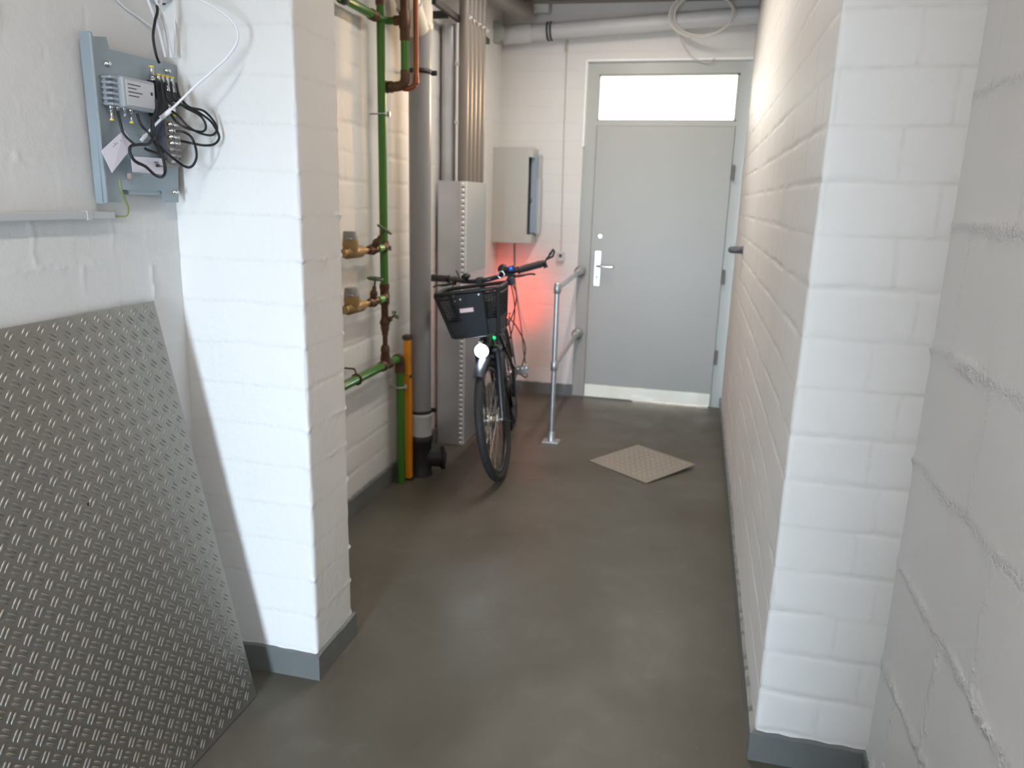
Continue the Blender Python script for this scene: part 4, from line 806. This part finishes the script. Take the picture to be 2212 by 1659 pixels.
# bell, switches, display, shifter
q = FB(); q.lathe((-.075, .165, 1.125), (0, -.2, 1), [(0, .014), (.01, .026), (.022, .026), (.030, .012)], 20); q.tube([(-.12, .19, 1.13), (-.125, .18, 1.165), (-.13, .18, 1.178)], .004, 8); q.build('bell', BLACK, hb)
q = FB(); q.sphere((.135, .185, 1.150), .030, (1, .9, 1)); q.build('shifter_pod', BLACK, hb)
q = FB(); q.box((.155, .20, 1.125), (.20, .245, 1.160), bev=.008); q.lathe((.175, .17, 1.085), (0, -1, 0), [(0, .022), (.02, .026), (.03, .022)], 18); dp = sub0(q.build('assist_control', BLACK, hb))
q = FB(); q.sphere((.178, .196, 1.150), .0075, (1, 1, 1), 12); q.build('blue_indicator', LEDB, dp)
q = FB(); q.torus((.128, .150, 1.125), (0, 1, 0), .018, .003, 20, 6); q.build('lever_clamp', NICKEL, hb)
# cables in front of the bars
for i, (a, b_, c_, d_) in enumerate((((.155, .19, 1.12), (.20, .13, 1.0), (.14, .12, .86), (.05, .15, .80)), ((.16, .2, 1.12), (.17, .20, .95), (.12, .30, .80), (.06, .32, .68)), ((-.155, .19, 1.12), (-.17, .14, 1.02), (-.11, .14, .90), (-.04, .15, .82)), ((.10, .2, .92), (.145, .30, .80), (.16, .40, .66), (.10, .50, .52)))):
    q = FB(); q.tube(smooth_path([a, b_, c_, d_], 6), .0034, 8); q.build('brake_cable', BLACKR, bike)
# front basket
bx = FB(); ZT, ZB = 1.085, .845
top = [(-.185, -.135), (.165, -.135), (.165, .115), (-.185, .115)]; bot = [(-.130, -.10), (.125, -.10), (.125, .095), (-.130, .095)]
def rr(pts, z, r, K, q, rad):
    P = []
    for i, p in enumerate(pts):
        p0 = Vector(pts[i-1]); p1 = Vector(p); p2 = Vector(pts[(i+1) % 4]); a = p1+(p0-p1).normalized()*r; b_ = p1+(p2-p1).normalized()*r
        for t in (0, .33, .66, 1): v = a*(1-t)**2+p1*2*t*(1-t)+b_*t*t; P.append((v.x, v.y, z))
    q.tube(P, rad, 10, closed=True); return P
Pt = rr(top, ZT, .04, FB, bx, .011); rr(top, ZT-.03, .04, FB, bx, .006); Pb = rr(bot, ZB, .03, FB, bx, .009); rr(bot, ZB+.035, .03, FB, bx, .007)
for t, b_ in zip(top, bot):
    for f in (-.0,): bx.tube([(t[0]*.97, t[1]*.97, ZT), (b_[0]*.97, b_[1]*.97, ZB)], .011, 10)
bk_ = sub0(bx.build('basket', BLACK, bike))
def lerp2(side, f, z):
    i, j = side; a = Vector(top[i]).lerp(Vector(top[j]), f); b_ = Vector(bot[i]).lerp(Vector(bot[j]), f); t = (z-ZB)/(ZT-ZB); v = b_.lerp(a, t); return (v.x, v.y, z)
q = FB()
for side, n in (((0, 1), 22), ((1, 2), 16), ((2, 3), 22), ((3, 0), 16)):
    for i in range(1, n): q.tube([lerp2(side, i/n, ZB), lerp2(side, i/n, ZT)], .0018, 4, cap=False)
    for k in range(1, 15):
        z = ZB+(ZT-ZB)*k/15; q.tube([lerp2(side, 0, z), lerp2(side, 1, z)], .0018, 4, cap=False)
for i in range(1, 18):
    x = -.13+.255*i/18; q.tube([(x, -.10, ZB), (x, .095, ZB)], .0013, 4, cap=False)
q.build('wire_mesh', BLACKM, bk_)
# solid lower skirt and front plate of the basket
q = FB()
for side in ((0, 1), (1, 2), (2, 3), (3, 0)):
    P = [Vector(lerp2(side, f, z)) for f in (0, 1) for z in (ZB-.004, ZB+.085)]; n_ = (P[2]-P[0]).cross(P[1]-P[0]).normalized()*.003
    q.add([p+n_ for p in P]+[p-n_ for p in P], [(0, 2, 3, 1), (4, 5, 7, 6), (0, 1, 5, 4), (2, 6, 7, 3), (1, 3, 7, 5), (0, 4, 6, 2)], False)
q.box((-.128, -.10, ZB-.004), (.123, .095, ZB+.002)); q.build('lower_tray', BLACK, bk_)
q = FB()
P = [Vector(lerp2((0, 1), f, z)) for f, z in ((.30, ZB), (.78, ZB), (.76, ZT-.01), (.34, ZT-.01))]; n_ = Vector((0, -1, 0))
q.add([p+n_*.020 for p in P]+[p+n_*.004 for p in P], [(0, 1, 2, 3), (7, 6, 5, 4), (0, 4, 5, 1), (1, 5, 6, 2), (2, 6, 7, 3), (3, 7, 4, 0)], False); fp = sub0(q.build('front_plate', mat('dark_blue_black_plastic', (.008, .011, .018), .55), bk_))
for f, z in ((.40, ZT-.035), (.70, ZT-.02)):
    p = Vector(lerp2((0, 1), f, z)); q = FB(); q.lathe(p+Vector((0, -.018, 0)), (0, -1, 0), [(0, .007), (.004, .0065), (.006, .004)], 12); q.build('rivet', NICKEL, fp)
p = Vector(lerp2((0, 1), .47, ZT-.095)); q = FB(); q.box((p.x-.040, p.y-.024, p.z-.011), (p.x+.034, p.y-.020, p.z+.011), bev=.0015); q.build('sticker', PINK, fp)
q = FB(); q.box((-.11, -.08, ZB+.01), (.10, .08, ZB+.19), bev=.02); q.build('charger_bag', BLACKR, bk_)
q = FB(); q.tube([(0, .11, .93), (0, .06, .86), (0, .0, .838)], .012, 10); q.tube([(-.05, .1, .842), (-.05, -.07, .84)], .007, 8); q.tube([(.05, .1, .842), (.05, -.07, .84)], .007, 8); q.build('basket_bracket', BLACKM, bk_)
# frame
q = MB(); q.tube([(0, .108, .74), (0, .175, .93)], .024, 16); q.tube([(0, .125, .79), (0, .30, .56), (0, .55, .33)], .030, 16); q.tube([(0, .15, .87), (0, .38, .62), (0, .66, .52)], .020, 14); q.tube([(0, .60, .29), (0, .76, .78)], .019, 14)
for sx_ in (-1, 1): q.tube([(sx_*.035, .60, .30), (sx_*.062, WBASE, WR)], .012, 10); q.tube([(sx_*.02, .73, .70), (sx_*.062, WBASE, WR)], .010, 10)
q.build('frame', BLACKM, bike)
q = MB(); q.tube([(0, .175, .80), (0, .34, .60), (0, .53, .42)], .036, 14); bt = sub0(q.build('battery', BLACK, bike))
q = MB(); q.tube([(.038, .168, .83), (.040, .21, .74), (.042, .30, .60)], .0055, 8); q.build('battery_rail', GALV, bt)
q = MB(); q.sphere((.046, .175, .775), .0085, (1, 1, 1), 12); q.build('green_indicator', LEDG, bt)
q = MB(); q.lathe((-.06, .60, .31), (1, 0, 0), [(0, .04), (.01, .075), (.11, .075), (.12, .04)], 24); q.build('motor', BLACK, bike)
q = MB(); q.lathe((.062, .60, .31), (1, 0, 0), [(0, .085), (.003, .085)], 32); q.build('chainring', BLACKM, bike)
q = MB(); q.box((.058, .60, .36), (.068, 1.10, .40), bev=.004); q.box((.058, .60, .235), (.068, 1.10, .26), bev=.004); q.build('chain_guard', BLACK, bike)
for sx_, a in ((1, math.radians(100)), (-1, math.radians(-80))):
    e = Vector((sx_*.088, .60+.17*math.cos(a)*-1, .31+.17*math.sin(a))); q = MB(); q.tube([(sx_*.075, .60, .31), tuple(e)], [.012, .009], 10); cr = sub0(q.build('crank', BLACKM, bike))
    q = MB(); q.box((e.x+(.012 if sx_ > 0 else -.10), e.y-.022, e.z-.030), (e.x+(.10 if sx_ > 0 else -.012), e.y+.022, e.z+.030), bev=.006)
    pd = sub0(q.build('pedal', mat('grey_pedal', (.30, .29, .29), .45), cr))
    for j in range(3): q = MB(); q.lathe((e.x+sx_*(.03+.028*j), e.y-.021, e.z+.006), (0, -1, 0), [(0, .011), (.004, .010), (.006, .005)], 12); q.build('reflector', NICKEL if sx_ > 0 else REFL, pd)
q = MB(); q.tube([(0, .76, .78), (0, .80, .90)], .0135, 12); sp_ = sub0(q.build('seat_post', NICKEL, bike))
q = MB(); q.sphere((0, .86, .935), .10, (.72, 1.05, .32), 20); q.sphere((0, .74, .935), .05, (.7, 1.8, .45), 16); q.build('saddle', BLACKR, sp_)
rk = MB()
for sx_ in (-1, 1): rk.tube([(sx_*.06, .80, .72), (sx_*.06, 1.38, .74)], .006, 8); rk.tube([(sx_*.065, WBASE, WR+.02), (sx_*.06, 1.16, .735)], .005, 8)
for y in (.82, .98, 1.14, 1.36): rk.tube([(-.06, y, .735), (.06, y, .735)], .005, 8)
rko = sub0(rk.build('luggage_rack', BLACKM, bike))
q = MB(); q.box((-.045, 1.385, .69), (.045, 1.405, .735), bev=.006); q.build('rear_light', REDL, rko)
q = MB(); q.tube([(-.03, .70, .27), (-.14, .62, .012)], .009, 10); q.build('kickstand', BLACKM, bike)
# charging cable from the wall cabinet to the bicycle
q = MB(); q.tube(smooth_path([(-1.41, YB-.06, 1.225), (-1.405, YB-.05, 1.05), (-1.40, YB-.04, .90), (-1.36, YB-.06, .70), (-1.31, YB-.15, .55), (-1.24, 5.6, .36), (-1.16, 5.35, .27), (-1.17, 5.15, .33)], 8), .0045, 8)
tag(q.build('charging_cable', BLACKR), 'black cable hanging from the wall cabinet down behind the bicycle', 'cable')
# the lamps of the bicycle throw their own light
def spot(name, loc, dir_, power, color, size, rad=.02, blend=.6):
    d = bpy.data.lights.new(name, 'SPOT'); d.energy = power; d.color = color; d.spot_size = size; d.spot_blend = blend; d.shadow_soft_size = rad
    o = bpy.data.objects.new(name, d); COL.objects.link(o); o.location = loc; o.rotation_euler = Vector(dir_).to_track_quat('-Z', 'Y').to_euler(); return o
Mb = bike.matrix_world
spot('headlight_beam', Mb @ (S @ Vector((0, -.075, .745))), (.15, -1, -.35), 3.0, (.80, .93, 1.0), math.radians(100))
spot('rear_light_beam', Mb @ Vector((0, 1.43, .71)), (-.10, 1, .14), 16, (1, .045, .03), math.radians(76), blend=1)
